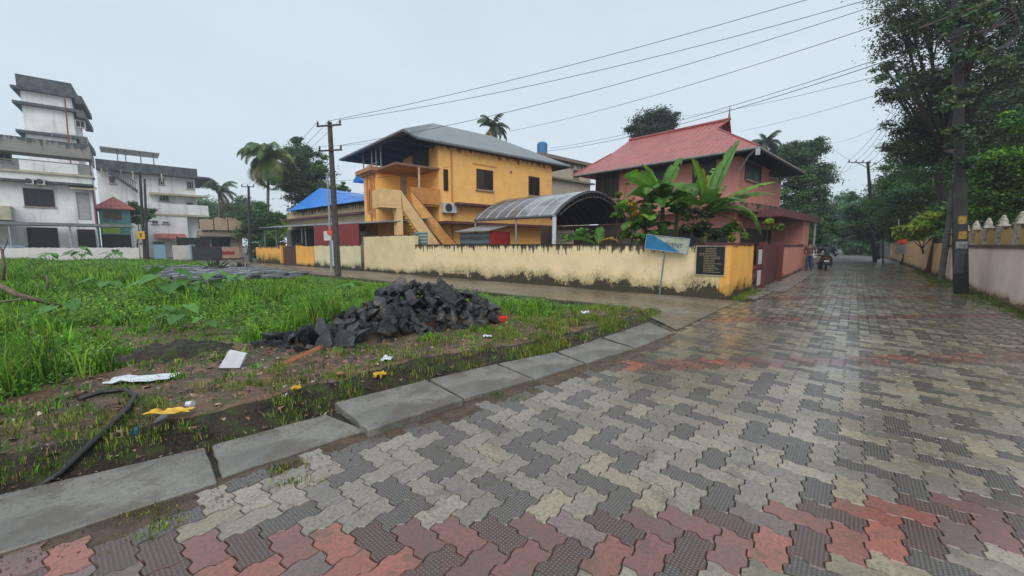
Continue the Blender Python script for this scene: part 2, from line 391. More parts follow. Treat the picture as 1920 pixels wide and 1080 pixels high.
drain_slab([(416, 894), (684, 806), (612, 776), (398, 834)], .014, .12, 'sunken grey drain slab with a red stone chip lying on its corner')
drain_slab([(690, 806), (868, 748), (800, 712), (628, 754)], .06, .1, 'raised grey drain slab with a lifted corner casting a dark gap')
drain_slab([(871, 746), (1000, 711), (930, 682), (806, 711)], .035, .1, 'fourth grey drain slab, between the raised slab and the two by the grassy bank end')
drain_slab([(1003, 710), (1096, 681), (1040, 660), (935, 681)], .025, .1, 'pale clean drain slab below the yellow-green grass tuft')
drain_slab([(1099, 680), (1188, 653), (1126, 634), (1046, 659)], .02, .1, 'smaller drain slab second from the lane end with spots of mud')
drain_slab([(1192, 652), (1262, 624), (1216, 604), (1132, 632)], .012, .1, 'mud-filmed last drain slab at the mouth of the lane')
# --- the empty plot
def bank(a): return slab_back(a) + .06 + .07 * noise.noise((a * 3, 0, 4)) + .03 * noise.noise((a * 9, 0, 4))
def tz(a, b):
    d = b - bank(a)
    n1 = noise.noise((a * .6, b * .6, 0)) * .08 + noise.noise((a * 2.2, b * 2.2, 3)) * .035 + noise.noise((a * 7, b * 7, 3)) * .022 + noise.noise((a * 15, b * 15, 3)) * .01
    rim = .15 * (1 - max(0, min(1, (a - 4) / 3.5)) * .55)
    up = -.05 + (rim + .05) * max(0, min(1, d / .26)) ** .8
    base = up + n1 * max(0, min(1, d / .3))
    e = max(0, min(1, (a - 6.8) / 2.0)) * max(0, min(1, (b - 4.0) / 1.5))
    base = base * (1 - e) + (-.13 + n1 * .6) * e
    if d < 0: base = -.05
    return base
asz = np.concatenate([np.arange(-16, -3, .5), np.arange(-3, 8.98, .06), [8.98]])
def bgrid(t_):
    return t_
NB = 300
ts = np.linspace(0, 1, NB); off = -.15 + 50 * (ts ** 3.2) + ts * 1.5
VV, FF = [], []
for ia, a in enumerate(asz):
    b0 = bank(float(a))
    for o in off: VV.append((float(a), b0 + float(o), tz(float(a), b0 + float(o))))
for ia in range(len(asz) - 1):
    for ib in range(NB - 1):
        q = ia * NB + ib; FF.append((q, q + NB, q + NB + 1, q + 1))
me = bpy.data.meshes.new('terrain'); me.from_pydata(VV, [], FF); me.polygons.foreach_set('use_smooth', [True] * len(FF))
me.materials.append(m_lot); me.materials.append(m_cut)
mi = np.zeros(len(FF), dtype=np.int32)
for i in range(len(FF)):
    ib = i % (NB - 1)
    if off[ib] < .24: mi[i] = 1
me.polygons.foreach_set('material_index', mi); me.update(); struct('terrain', me, None, R)
# ------------------------------------------------------------------ grass, weeds
def grass_clumps(name, P, H, nb, width, cols, lab, spread=.06, mat=GRASS, kind='stuff', cat='grass', lean=.5, tz_=None, straw=0.0):
    P = np.asarray(P); H = np.asarray(H); n = len(P); N = n * nb
    base = np.repeat(P, nb, 0); h = np.repeat(H, nb) * rng.uniform(.45, 1.15, N)
    ang = rng.uniform(0, 2 * pi, N); rr = rng.uniform(0, 1, N) ** .5 * np.repeat(np.asarray(spread) * np.ones(n), nb)
    base = base.copy(); base[:, 0] += np.cos(ang) * rr; base[:, 1] += np.sin(ang) * rr
    a2 = rng.uniform(0, 2 * pi, N); ln = rng.uniform(.1, 1, N) * lean * h
    dx, dy = np.cos(a2) * ln, np.sin(a2) * ln
    wd = np.repeat(np.asarray(width) * np.ones(n), nb) * rng.uniform(.6, 1.3, N)
    wa = rng.uniform(0, 2 * pi, N); wx, wy = np.cos(wa) * wd, np.sin(wa) * wd
    mid = base + np.stack([dx * .35, dy * .35, h * .6], 1); tip = base + np.stack([dx, dy, h * rng.uniform(.75, 1, N)], 1)
    o = np.stack([wx, wy, np.zeros(N)], 1)
    V = np.empty((N, 2, 4, 3), dtype=np.float32)
    V[:, 0, 0] = base - o; V[:, 0, 1] = base + o; V[:, 0, 2] = mid + o * .8; V[:, 0, 3] = mid - o * .8
    V[:, 1, 0] = mid - o * .8; V[:, 1, 1] = mid + o * .8; V[:, 1, 2] = tip + o * .12; V[:, 1, 3] = tip - o * .12
    cc = np.asarray(cols)[rng.integers(0, len(cols), n)]; cc = cc * rng.choice([.45, .7, 1.0, 1.15, 1.35], n)[:, None]; cc = np.repeat(cc, nb, 0) * rng.uniform(.6, 1.3, (N, 1))  # wide clump tones put the dark shadow between tufts into the colour
    if straw:
        k_ = rng.random(N) < straw; cc[k_] = np.array((.38, .30, .10)) * rng.uniform(.6, 1.2, (int(k_.sum()), 1))
    me = fast(name, V.reshape(-1, 3), 4, np.repeat(cc, 2, 0), mat)
    o_ = bpy.data.objects.new(name, me); col.objects.link(o_)
    return tag(o_, lab, cat if lab else None, None, kind)
def leaf_quads(P, N, size, aspect=.5):
    """P centres, N unit normals -> (n*4,3)"""
    n = len(P); r = rng.normal(size=(n, 3)); u = np.cross(N, r); u /= np.linalg.norm(u, axis=1, keepdims=True) + 1e-9; v = np.cross(N, u)
    s = (size * np.ones(n))[:, None]
    V = np.empty((n, 4, 3), dtype=np.float32)
    V[:, 0] = P - u * s; V[:, 1] = P + v * s * aspect - u * s * .1; V[:, 2] = P + u * s; V[:, 3] = P - v * s * aspect - u * s * .1
    return V.reshape(-1, 3)
def bare(a, b):
    """1 where bare soil shows, 0 where it is overgrown"""
    d = b - bank(a)
    lim = interp(a, [-3, -.6, .3, 1.2, 2.4, 3.6, 5, 7, 9], [.35, .5, 1.2, 1.55, 1.3, .8, 1.0, 1.2, 2.0])
    v = d / lim + noise.noise((a * 1.4, b * 1.4, 7)) * .5
    if 8.3 < a: v -= .8
    return v
GC = [(.125, .31, .02), (.18, .39, .025), (.085, .22, .02), (.23, .39, .04), (.11, .28, .035)]
gr = random.Random(21)
P1, H1, S1, W1 = [], [], [], []; wd_p = []; 
def heap_xy(wp):
    v = -1
    for cx, cy, rx, ry, h in HEAP: v = max(v, 1 - ((wp.x - cx) / rx) ** 2 - ((wp.y - cy) / ry) ** 2)
    return v
HEAP = [(-1.65, 7.15, 1.2, .9, .70), (-2.2, 6.3, .9, .8, .42), (-2.85, 5.55, .65, .5, .20), (-1.0, 7.15, .85, .8, .58)]
def before_heap(wp):
    px = 960 + 750 * wp.x / wp.y
    return 545 < px < 960 and wp.y < (7.6 if px > 660 else 6.1)
def open_soil(wp):
    px, py = 960 + 750 * wp.x / wp.y, 460 + 1125 / wp.y
    return py > np.interp(px, [-200, 0, 100, 200, 300, 420, 560, 700], [820, 790, 748, 722, 694, 678, 655, 600]) and wp.y < 6
def pile_area(a, b): return 2.6 < a < 7.3 and 16.6 < b < 26.5
for tries in range(60000):
    b = 3.0 + 44 * gr.random() ** 2.0; a = gr.uniform(-3.2, 8.95) if b > 9 else gr.uniform(-3.4, 8.95)
    if b < bank(a) + .1: continue
    v = bare(a, b)
    if v < .75 and gr.random() > .05 + .18 * max(0, noise.noise((a * 2.5, b * 2.5, 2)) + .1): continue
    if v < 1.3 and gr.random() > .5: continue
    nn = noise.noise((a * .45, b * .45, 11)); dens = noise.noise((a * 1.1, b * 1.1, 31))
    if dens < -.22 and b < 16: continue
    wp = R.w(a, b)
    if heap_xy(wp) > -.2: continue
    hfront = before_heap(wp)
    if open_soil(wp):
        if gr.random() > .30: continue
        hfront = True
    if 960 + 750 * wp.x / wp.y < 190 and 5.2 < wp.y < 9.6 and gr.random() < .8: low_ = True
    else: low_ = False
    if pile_area(a, b) and gr.random() > .03: continue
    if a > 6.9 and b < 30 and gr.random() > .45: continue
    low = v < 1.2 or a > 7
    h = (.30 + .60 * nn + .25 * noise.noise((a * 2.3, b * 2.3, 90))) * (1 if b < 9 else 1.2) * gr.uniform(.6, 1.2)
    if low: h *= .38
    if a > 3.5: h *= .72
    if hfront: h = min(h, .09)
    if low_: h = min(h, .16)
    if a > 1.5 and 11 < b < 17: h = min(h, .22)
    if b >= 26: h = min(h, .3 if a > 0 else .5)
    h = max(.05, min(.65, h)); wp.z = tz(a, b) - .01
    P1.append(tuple(wp)); H1.append(h); S1.append(.05 + .004 * b); W1.append(.0026 + .0007 * b)
    if len(P1) > 17000: break
print('clumps', len(P1))
grass_clumps('grass', P1, H1, 11, W1, GC, 'long wet green grass covering the empty plot', spread=S1, straw=.03)
# broad-leaved creepers among the grass
LP, LN, LS, LC = [], [], [], []
for tries in range(8000):
    b = 4.6 + 38 * gr.random() ** 2.1; a = gr.uniform(-3.2, 8.7)
    if b < bank(a) + .5 or bare(a, b) < 1.15 or pile_area(a, b): continue
    k = noise.noise((a * .5, b * .5, 51)) + .4 * noise.noise((a * 1.9, b * 1.9, 8))
    if k < -.12: continue
    if a > 1.5 and 11 < b < 17: k = min(k, .1)
    wp = R.w(a, b); 
    if heap_xy(wp) > -.5 or before_heap(wp) or open_soil(wp): continue
    z0 = tz(a, b); H = (.14 + .5 * max(0, k)) * (.6 if a > 4 else 1)
    c = Vector(GC[gr.randrange(5)]) * gr.uniform(.55, 1.1)
    for j in range(34):
        r_ = .11 + .012 * b
        LP.append((wp.x + gr.gauss(0, r_), wp.y + gr.gauss(0, r_), z0 + H * gr.uniform(.35, 1.15))); LN.append((gr.gauss(0, .5), gr.gauss(0, .5) - .25, 1)); LS.append(gr.uniform(.010, .026) * (1 + b * .06)); LC.append(tuple(c * gr.uniform(.75, 1.3)))
LP = np.array(LP); LN = np.array(LN); LN /= np.linalg.norm(LN, axis=1, keepdims=True)
me = fast('creeping_weeds', leaf_quads(LP, LN, np.array(LS) * .85, .55), 4, np.array(LC), LEAF); o = bpy.data.objects.new('creeping_weeds', me); col.objects.link(o)
tag(o, 'broad-leaved creeping weeds tangled through the grass of the plot', 'weeds', None, 'stuff')
# low moss and weeds: on the bank, at the corner, along the right-hand wall
P2, H2 = [], []
for i in range(3400):
    a = gr.uniform(-2, 8.7); b = bank(a) + abs(gr.gauss(0, .75)) + .05
    if a < 4.6 and gr.random() < .5: continue
    if noise.noise((a * 1.7, b * 1.7, 77)) + .35 * noise.noise((a * 5, b * 5, 7)) < -.03: continue
    wp = R.w(a, b); wp.z = tz(a, b) - .005; P2.append(tuple(wp)); H2.append(gr.uniform(.03, .10) * (1.6 if a > 4.2 else 1))
for i in range(900):                                     # weeds hanging on the cut face
    a = gr.uniform(-2, 8.4); b = gr.uniform(slab_back(a) - .02, bank(a) + .2)
    if noise.noise((a * 2.6, b * 2.6, 15)) < .02: continue
    wp = R.w(a, b); wp.z = tz(a, b) - .01; P2.append(tuple(wp)); H2.append(gr.uniform(.03, .09))
for i in range(420):                                     # yellowish tuft by the fifth slab
    a = gr.gauss(4.55, .22); b = bank(a) + gr.uniform(-.02, .3); wp = R.w(a, b); wp.z = 0.0; P2.append(tuple(wp)); H2.append(gr.uniform(.06, .14))
for i in range(900):
    a = gr.uniform(13, 34); b = -3.02 + abs(gr.gauss(0, .22)) * (1.5 if 15 < a < 24 else 1); wp = R.w(a, b); wp.z = .0; P2.append(tuple(wp)); H2.append(gr.uniform(.02, .09))
for i in range(60):                                      # a few weeds on the black soil mound
    p_ = gp(330 + gr.gauss(0, 38), 668 + gr.gauss(0, 9), .12); P2.append((p_.x, p_.y, .08)); H2.append(gr.uniform(.05, .16))
for i in range(40):                                      # odd tufts in the paving joints by the slabs
    a = gr.choice((.15, .3, .9, 1.0, 2.9)) + gr.gauss(0, .03); b = slab_front(a) - .05 - abs(gr.gauss(0, .05)) - gr.choice((0, 0, .22)); wp = R.w(a, b); wp.z = -.002; P2.append(tuple(wp)); H2.append(gr.uniform(.015, .04))
for i in range(260):
    a = gr.uniform(12.3, 15.4); b = 2.52 - abs(gr.gauss(0, .18)); wp = R.w(a, b); wp.z = .0; P2.append(tuple(wp)); H2.append(gr.uniform(.03, .12))
grass_clumps('low_grass', P2, H2, 14, .0035, [(.12, .21, .02), (.19, .30, .03), (.08, .15, .02), (.24, .26, .06)], 'short weeds and moss on the cut bank and along the wall foot', spread=.07, straw=.12)
# ------------------------------------------------------------------ walls along the lane and the road
def ppt(x, y, p): q, z = R.onp(x, y, p); return q, z
YEL = (.82, .65, .39); ORG = (.82, .42, .09); PINK = (.62, .26, .19); MAROON = (.11, .028, .028)
def wall_thing(name, label, cat, fr, L, H, th, mat, cope=None, along='q', parts=(), z0=-.1, group=None):
    pass
# yellow corner wall: local frame at the corner, x along the road (a), y along the lane (b)
CF = Fr(R.w(12.12, 2.55), 49.5)
qtall, ztall = CF.onp(778, 440, 0.0)
yw = thing('boundary_wall', CF, 'long yellow corner wall streaked with black mould, a black plaque near its end', 'wall')
m_y = stain('yellow_wall', YEL, 1.52, .42, .78, dark=(.022, .018, .012), moss=(.17, .15, .02), streak=9)
m_y2 = stain('cream_wall_tall', (.74, .60, .36), 2.0, .06, .4)
pq = max(.25, CF.onp(1357, 470, 0.0)[0])
link('wall', MB().box(0, .2, pq + .002, qtall, -.1, 1.5), m_y, yw)
tq = CF.onp(681, 440, 0.0)[0]
link('tall_section', MB().box(.004, .2, qtall + .002, tq, -.1, ztall), m_y2, yw)
link('coping', MB().box(-.03, .23, .72, qtall - .01, 1.502, 1.545), M('mouldy_coping', (.035, .03, .022), .85, .4, 5), yw)
m_o = stain('orange_pillar', ORG, 1.55, .14, .6, dark=(.03, .022, .012), moss=(.12, .14, .02))
pq = CF.onp(1357, 470, 0.0)[0]
link('corner_pillar', MB().box(-.012, .2, 0, max(.25, pq), -.1, 1.52), m_o, yw)
plen = 15.3 - 12.12
link('return_wall', MB().box(.202, plen, 0, .2, -.1, 1.5), m_o, yw)
link('cap', MB().box(-.05, plen + .03, -.04, .7, 1.52, 1.57), M('maroon_cap', MAROON, .6, .3, 4), yw)
# plaque
q0, z1 = CF.onp(1307, 462, -.04); q1, z0 = CF.onp(1357, 516, -.04)
PFR = Fr(CF.w(-.03, (q0 + q1) / 2), 49.5 - 90)            # local x along the wall, y away from the viewer
hw = abs(q0 - q1) / 2
pl = thing('notice_plaque', PFR, 'black plaque with rows of faded gold lettering on the yellow wall end', 'plaque', z=z0)
m_pl = M('black_stone', (.012, .012, .014), .3, .3, 6); m_gold = M('faded_gold_paint', (.30, .25, .13), .5, .4, 8)
H_ = z1 - z0
link('board', MB().box(-hw, hw, -.02, .02, 0, H_), m_pl, pl, bevel=.004)
link('frame', MB().box(-hw - .025, hw + .025, -.012, .015, H_ + .001, H_ + .02).box(-hw - .025, hw + .025, -.012, .015, -.03, -.002).box(-hw - .025, -hw - .001, -.0115, .015, -.01, H_ + .015).box(hw + .001, hw + .025, -.0115, .015, -.01, H_ + .015), M('plaster_edge', (.5, .42, .3), .8), pl)
lt = MB(); pr_ = random.Random(5)
for i in range(15):
    zz = H_ * (.93 - i * .06); x = -hw * (.8 if i > 2 else .35) + (hw * .35 if i > 4 else 0); xe = hw * (pr_.uniform(.3, .88) if i > 2 else .4)
    while x < xe:
        wl = pr_.uniform(.015, .06); lt.box(x, min(xe, x + wl), -.0225, -.0195, zz - H_ * .013, zz + H_ * .013); x += wl + .012
link('lettering', lt, m_gold, pl)
# tilted name sign on its bent post
SF = Fr(CF.w(-.16, CF.onp(1236, 548, -.16)[0]), 49.5 - 90)
sg = thing('street_sign', SF, 'crooked blue and white street name board on a thin leaning post', 'sign')
def sl_(x, y, q): p, z = SF.onq(x, y, q); return Vector((p, q, z))
top = sl_(1247, 474, -.02); mid = sl_(1243, 500, -.01)
link('post', MB().tube([(0, 0, -.1), mid, top], .022, 8), M('blue_grey_paint', (.16, .22, .26), .5, .4, 8), sg)
c4 = [sl_(1209, 466, -.06), sl_(1289, 476, -.03), sl_(1294, 448, -.03), sl_(1213, 440, -.06)]
link('board', MB().prism(c4, (0, .025, 0)), M('weathered_white_board', (.46, .47, .40), .5, .35, 9, c2=(.33, .36, .27)), sg)
e = [p + Vector((0, -.004, 0)) for p in c4]
link('blue_field', MB().quad(e[0], e[0].lerp(e[1], .86), e[3].lerp(e[2], .16) , e[3]), M('blue_paint', (.02, .20, .42), .45, .35, 7, c2=(.015, .13, .25)), sg)
fm = MB(); ff = [p + Vector((0, -.01, 0)) for p in c4]
for i in range(4): fm.tube([ff[i], ff[(i + 1) % 4]], .011, 6)
link('frame', fm, M('frame_paint', (.28, .38, .42), .5), sg)
tc = bpy.data.curves.new('lettering', 'FONT'); tc.body = 'OVENT'; tc.size = .17; tc.extrude = .002; tc.align_x = 'LEFT'
to = bpy.data.objects.new('tmp', tc); col.objects.link(to)
bpy.context.view_layer.update()
tm = bpy.data.meshes.new_from_object(to); col.objects.unlink(to); bpy.data.objects.remove(to)
tm.name = 'lettering'; to = link('lettering', tm, M('pale_blue_lettering', (.10, .17, .26), .5, .5, 30), sg)
ex = (c4[1] - c4[0]).normalized()
to.location = c4[0].lerp(c4[1], .44) + Vector((0, -.012, .15)); to.rotation_euler = (pi / 2, -atan2(ex.z, ex.x), 0)
for zc_, n_, st_ in ((.93, 5, .18), (.2, 7, .35)): pass
# gates and walls beyond the corner, on the left side of the road (frame at a = 15.3)
GF = Fr(R.w(15.3, 2.4), 49.5)
gt = thing('compound_gate', GF, 'narrow white-panelled gate between the orange wall and the maroon gate', 'gate')
mg = M('maroon_metal', MAROON, .45, .35, 3, c2=(.085, .02, .022)); mw = M('white_metal', (.55, .58, .6), .4, .2)
link('gate_frame', MB().box(.06, .10, .02, .07, .05, 1.5).box(.9, .95, .02, .07, .05, 1.5).box(.101, .899, .02, .07, .7, .82).box(.101, .899, .02, .07, 1.42, 1.5), mg, gt)
link('white_panel', MB().box(.15, .85, .03, .06, .86, 1.36), mw, gt); link('white_panel', MB().box(.15, .85, .03, .06, .14, .66), mw, gt)
gt2 = thing('compound_gate', Fr(R.w(16.4, 2.4), 49.5), 'tall maroon sheet-metal gate in front of the pink house', 'gate')
mm_ = corr('maroon_sheet', (.10, .026, .028), 0, .16, .45, depth=.01, lines=.5)
link('gate_leaf', MB().box(0.02, 2.2, 0, .05, .06, 1.55), mm_, gt2); link('gate_leaf', MB().box(2.24, 3.3, 0, .05, .06, 1.5), mm_, gt2)
link('gate_post', MB().box(-.22, 0, -.08, .16, -.05, 1.62), M('maroon_post', (.12, .035, .03), .7), gt2); link('gate_post', MB().box(3.34, 3.9, -.12, .2, -.05, 1.62), M('maroon_post', (.12, .035, .03), .7), gt2)
PW = Fr(R.w(20.4, 2.36), 49.5)
pw = thing('boundary_wall', PW, 'pink garden wall on the left of the road beside the maroon gate', 'wall')
link('wall', MB().box(0, 9.6, 0, .2, -.1, 1.46), stain('pink_wall', PINK, 1.46, .1, .3, moss=(.2, .13, .04)), pw)
link('coping', MB().box(-.03, 9.63, -.035, .235, 1.462, 1.52), M('dark_coping', (.06, .03, .028), .8), pw)
OW = Fr(R.w(30.4, 2.5), 53)
ow = thing('boundary_wall', OW, 'dark overgrown wall behind the scooter on the left of the road', 'wall')
link('wall', MB().box(0, 26, 0, .2, -.1, 1.5), stain('dark_wall', (.10, .095, .07), 1.5, .3, .7), ow); link('coping', MB().box(0, 26, -.03, .23, 1.502, 1.56), M('dark_coping', (.06, .03, .028), .8), ow)
# cream wall with the red sheet fence (x 590-680) and orange gate walls further up the lane
def bq(x, y=500): return CF.onp(x, y, 0.0)[0]
LW = Fr(R.w(12.12, 2.55), 49.5)
cw = thing('boundary_wall', LW, 'cream lane wall topped by a fence of red corrugated sheets', 'wall')
b0, b1 = tq + .02, bq(591)
link('wall', MB().box(0, .2, b0, b1, -.1, 1.5), stain('cream_wall', (.72, .62, .40), 1.5, .12, .6), cw)
zt = CF.onp(630, 421, 0)[1]
link('sheet_fence', MB().box(.02, .06, b0 + .5, b1 - .1, 1.51, zt), corr('red_sheet', (.26, .028, .03), 1, .22, .45, depth=.03, lines=.5), cw)
link('end_post', MB().box(-.06, .26, tq + .001, tq + .25, -.1, 2.3), stain('mouldy_post', (.22, .17, .11), 2.3, 2.2, 1.8), cw)
link('fence_post', MB().tube([(.08, b1 - .05, 1.4), (.08, b1 - .05, 3.0)], .05), M('grey_pipe', (.25, .27, .28), .5), cw)
ol = thing('boundary_wall', LW, 'orange wall and gate pillar nearest the red sheet fence', 'wall')
m_ol = stain('orange_lane_wall', ORG, 1.5, .05, .35)
c0, c1 = bq(589), bq(563); link('wall', MB().box(0, .2, c0, c1, -.1, 1.42), m_ol, ol)
link('gate_pillar', MB().box(-.06, .3, c1 + .002, bq(558), -.1, 1.66), m_ol, ol)
og = thing('compound_gate', LW, 'brown sheet-metal double gate between the orange lane pillars', 'gate')
d0, d1 = bq(557), bq(530); m_br = corr('brown_sheet', (.085, .035, .03), 1, .3, .5, depth=.015)
link('gate_leaf', MB().box(.08, .12, d0 + .03, (d0 + d1) / 2 - .01, .05, 1.42), m_br, og); link('gate_leaf', MB().box(.08, .12, (d0 + d1) / 2 + .01, d1 - .03, .05, 1.42), m_br, og)
of_ = thing('boundary_wall', LW, 'orange wall with mould-eaten foot beyond the brown gate', 'wall')
e0, e1 = bq(528), bq(482)
link('gate_pillar', MB().box(-.06, .3, d1, e0, -.1, 1.7), m_ol, of_)
link('wall', MB().box(0, .2, e0 + .002, e1, -.1, 1.38), stain('orange_far_wall', ORG, 1.38, .25, 1.1), of_)
# right-hand wall of the road
RB = -3.08
rf = Fr(R.w(9, RB), 49.5)
rw = thing('boundary_wall', rf, 'pale pink wall on the right with a mossy foot, carrying a carved parapet', 'wall')
ra = R.l(gp(1760, 521)).x - 9
m_rp = stain('pale_pink_wall', (.93, .77, .67), 1.5, .03, .3, moss=(.5, .26, .06), dark=(.20, .13, .05))
link('wall', MB().box(0, ra, -.22, 0, -.1, 1.42), m_rp, rw)
link('ledge', MB().box(-.02, ra + .02, -.27, .05, 1.421, 1.52), M('mossy_ledge', (.15, .12, .08), .85, .5, 4), rw)
for i in range(9):
    x0 = ra - .5 - i * 1.72; link('parapet_panel', MB().box(x0 - 1.12, x0, -.18, -.06, 1.521, 2.02), stain('ochre_panel', (.50, .33, .12), .50 + 1.52, .16, .01), rw)
    bl_ = MB().box(x0 + .16, x0 + .44, -.22, -.02, 1.521, 2.05).box(x0 + .10, x0 + .50, -.24, 0, 2.051, 2.1)
    bl_.box(x0 + .18, x0 + .42, -.2, -.04, 2.101, 2.2).ball((x0 + .3, -.12, 2.22), .09, 6).ball((x0 + .3, -.12, 2.32), .05, 6).box(x0 + .02, x0 + .15, -.2, -.04, 1.7, 2.0).box(x0 + .45, x0 + .55, -.2, -.04, 1.7, 2.0)
    link('baluster', bl_, M('mouldy_white_stone', (.52, .48, .40), .8, .5, 10, c2=(.22, .20, .15)), rw)
rw2 = thing('boundary_wall', Fr(R.w(9 + ra + .02, RB), 49.5), 'long orange-ochre wall beyond the pink one on the right side of the road', 'wall')
L2 = R.l(gp(1633, 484)).x - 9 - ra
for i in range(11):
    x0, x1 = L2 * i / 11, L2 * (i + 1) / 11; hz = 1.5 + (.35 if i > 0 else .1) + .06 * (i % 3)
    link('wall_panel', MB().box(x0, x1 - .02, -.2, 0, -.1, hz), stain('ochre_wall', (.86, .52, .25), 1.95, .45, .35, moss=(.18, .12, .03)), rw2)
rw3 = thing('boundary_wall', Fr(R.w(9 + ra + L2 + .05, RB), 50.5), 'grey rubble stone wall at the far end of the ochre wall', 'wall')
t = NT('rubble_stone'); vo = t.n('ShaderNodeTexVoronoi'); vo.inputs['Scale'].default_value = 3.2; t.L(t.map((1, 1, 2)), vo.inputs[0])
vo2 = t.n('ShaderNodeTexVoronoi'); vo2.feature = 'DISTANCE_TO_EDGE'; vo2.inputs['Scale'].default_value = 3.2; t.L(t.map((1, 1, 2)), vo2.inputs[0])
c = t.mix(t.step(t.noise(2), .35, .65), (.24, .22, .18), (.12, .10, .08)); c = t.mix(t.step(vo2.outputs[0], .06, .02), c, (.035, .03, .025)); t.bump(vo2.outputs[0], .6, .05)
link('wall', MB().box(0, 7, -.4, 0, -.1, 2.7), t.fin(c, .8), rw3); link('wall_top', MB().box(7.02, 28, -.4, 0, -.1, 2.1), _mc.get('x') or t.m, rw3)
# ------------------------------------------------------------------ houses
GLASS = M('dark_glass', (.012, .012, .014), .3, .3, 2, spec=.4)
def window(par, fr, ax, val, x0, y0, x1, y1, mf, mp=None, bars=2, proud=.05, name='window', shut=None, hbar=0):
    f = fr.onq if ax == 'q' else fr.onp
    s0, z1 = f(x0, y0, val); s1, z0 = f(x1, y1, val)
    if s0 > s1: s0, s1 = s1, s0
    t_ = min(.09, (s1 - s0) * .12)
    def B(mb, a, b, z_0, z_1, d0, d1):
        if ax == 'q': mb.box(a, b, val - d1, val - d0, z_0, z_1)
        else: mb.box(val - d1, val - d0, a, b, z_0, z_1)
    fm = MB()
    B(fm, s0, s0 + t_, z0, z1, -.1, proud); B(fm, s1 - t_, s1, z0, z1, -.1, proud); B(fm, s0 + t_, s1 - t_, z1 - t_, z1, -.1, proud - .002); B(fm, s0 + t_, s1 - t_, z0, z0 + t_, -.1, proud - .002)
    for i in range(1, bars): xx = s0 + (s1 - s0) * i / bars; B(fm, xx - .025, xx + .025, z0 + t_, z1 - t_, -.05, proud - .01)
    for i in range(1, hbar): zz = z0 + (z1 - z0) * i / hbar; B(fm, s0 + t_, s1 - t_, zz - .015, zz + .015, -.05, proud - .02)
    o = link(name, fm, mf, par)
    pm = MB(); B(pm, s0 + t_ * .9, s1 - t_ * .9, z0 + t_ * .9, z1 - t_ * .9, -.1, .012)
    link('door_panel' if name == 'door' else 'pane', pm, mp or GLASS, o)
    sl2 = MB(); B(sl2, s0 - .08, s1 + .08, z0 - .09, z0 - .001, -.05, proud + .07)
    if name != 'door' and s1 - s0 > .5: link('sill', sl2, M('window_sill', (.40, .33, .26), .7, .3, 4), o)
    if shut:
        sm = MB(); B(sm, s0 + t_, s0 + (s1 - s0) * .42, z0 + t_, z1 - t_, .014, .035); link('shutter', sm, shut, o)
    return o
def bar(mb, fr, ax, val, x0, y0, x1, y1, d0, d1):
    f = fr.onq if ax == 'q' else fr.onp
    s0, z1 = f(x0, y0, val); s1, z0 = f(x1, y1, val)
    if ax == 'q': mb.box(s0, s1, val - d1, val - d0, z0, z1)
    else: mb.box(val - d1, val - d0, s0, s1, z0, z1)
    return mb
def roof_solid(mb, faces, th=.08):
    """each face (list of 3-D points, counter-clockwise from above) becomes a thin sheet"""
    for f in faces: mb.prism([Vector(p) - Vector((0, 0, th)) for p in f], (0, 0, th))
    return mb
ORM = stain('orange_house_wall', (.90, .50, .15), 7.7, .55, .05, dark=(.25, .12, .04), streak=3)
DKW = M('dark_wood', (.055, .02, .018), .5, .3, 6)
# --- orange house
OF = Fr((at_y(825, 460, 25.2).x, 25.2), 40.1)
oh = thing('house', OF, 'two-storey orange house with a grey hipped sheet roof and an outside stair', 'house')
pE = OF.onq(1034, 400, 0)[0]
EZ = 7.72
ql_, zl_ = OF.onp(681, 326, -2.85)
link('wall', MB().box(0, pE, 0, 2.68, -.1, 7.6).box(-2.85, pE - .02, 2.7, ql_, -.1, zl_).box(0, pE - .03, 2.69, ql_, zl_, 7.59), ORM, oh)
A_, C_, B_, D_ = (OF.l(gp(*xy, EZ)) for xy in ((781, 256), (755, 241), (637, 297), (1070, 311)))
q1_ = B_.y; pD = D_.x; q0_ = A_.y
peak = 10.05; rm = (q0_ + q1_) / 2; run = (q1_ - q0_) / 2
r1 = OF.onq(812, 231, rm); R1 = Vector((r1[0], rm, r1[1])); R2 = Vector((pD - run, rm, R1.z))
E = lambda v: Vector((v[0], v[1], EZ))
BL = Vector((B_.x, q1_, EZ)); BR = Vector((pD, q1_, EZ)); AA = E(A_); CC = E(C_); DD = Vector((pD, q0_, EZ))
grey_q = corr('grey_roof_sheet', (.16, .17, .175), 0, .28, .28, c2=(.11, .12, .125), depth=.02, lines=.25)
roof = MB(); roof_solid(roof, [[AA, DD, R2, R1], [CC, AA, R1], [BL, CC, R1], [BR, BL, R1, R2], [DD, BR, R2]], .05)
ro = link('roof', roof, grey_q, oh)
und = MB(); dz = Vector((0, 0, -.14))
roof_solid(und, [[v + dz for v in f] for f in ([AA, DD, R2, R1], [CC, AA, R1], [BL, CC, R1], [BR, BL, R1, R2], [DD, BR, R2])], .03)
link('shaded_underside', und, M('roof_shade', (.035, .038, .045), .6), oh)  # dark sheet below the roof adds painted shade to its underside
gu = MB()
for a, b in ((AA, DD), (CC, AA), (BL, CC)): gu.tube([a + Vector((0, 0, -.1)), b + Vector((0, 0, -.1))], .07, 6)
link('gutter', gu, M('gutter_metal', (.13, .14, .15), .4), oh)
m_ts = M('truss_steel', (.10, .09, .09), .5)
for i in range(14):
    p_ = DD.x * i / 13 * .97 + .2; link('rafter', MB().tube([(p_, q0_ + .1, EZ - .15), (p_, .1, EZ - .15)], .035, 4), m_ts, oh)
for i in range(5):
    q_ = q0_ + (q1_ - q0_) * (i + .5) / 5; link('rafter', MB().tube([(BL.x + .3, q_, EZ - .18), (0, q_, EZ - .18)], .04, 4), m_ts, oh)
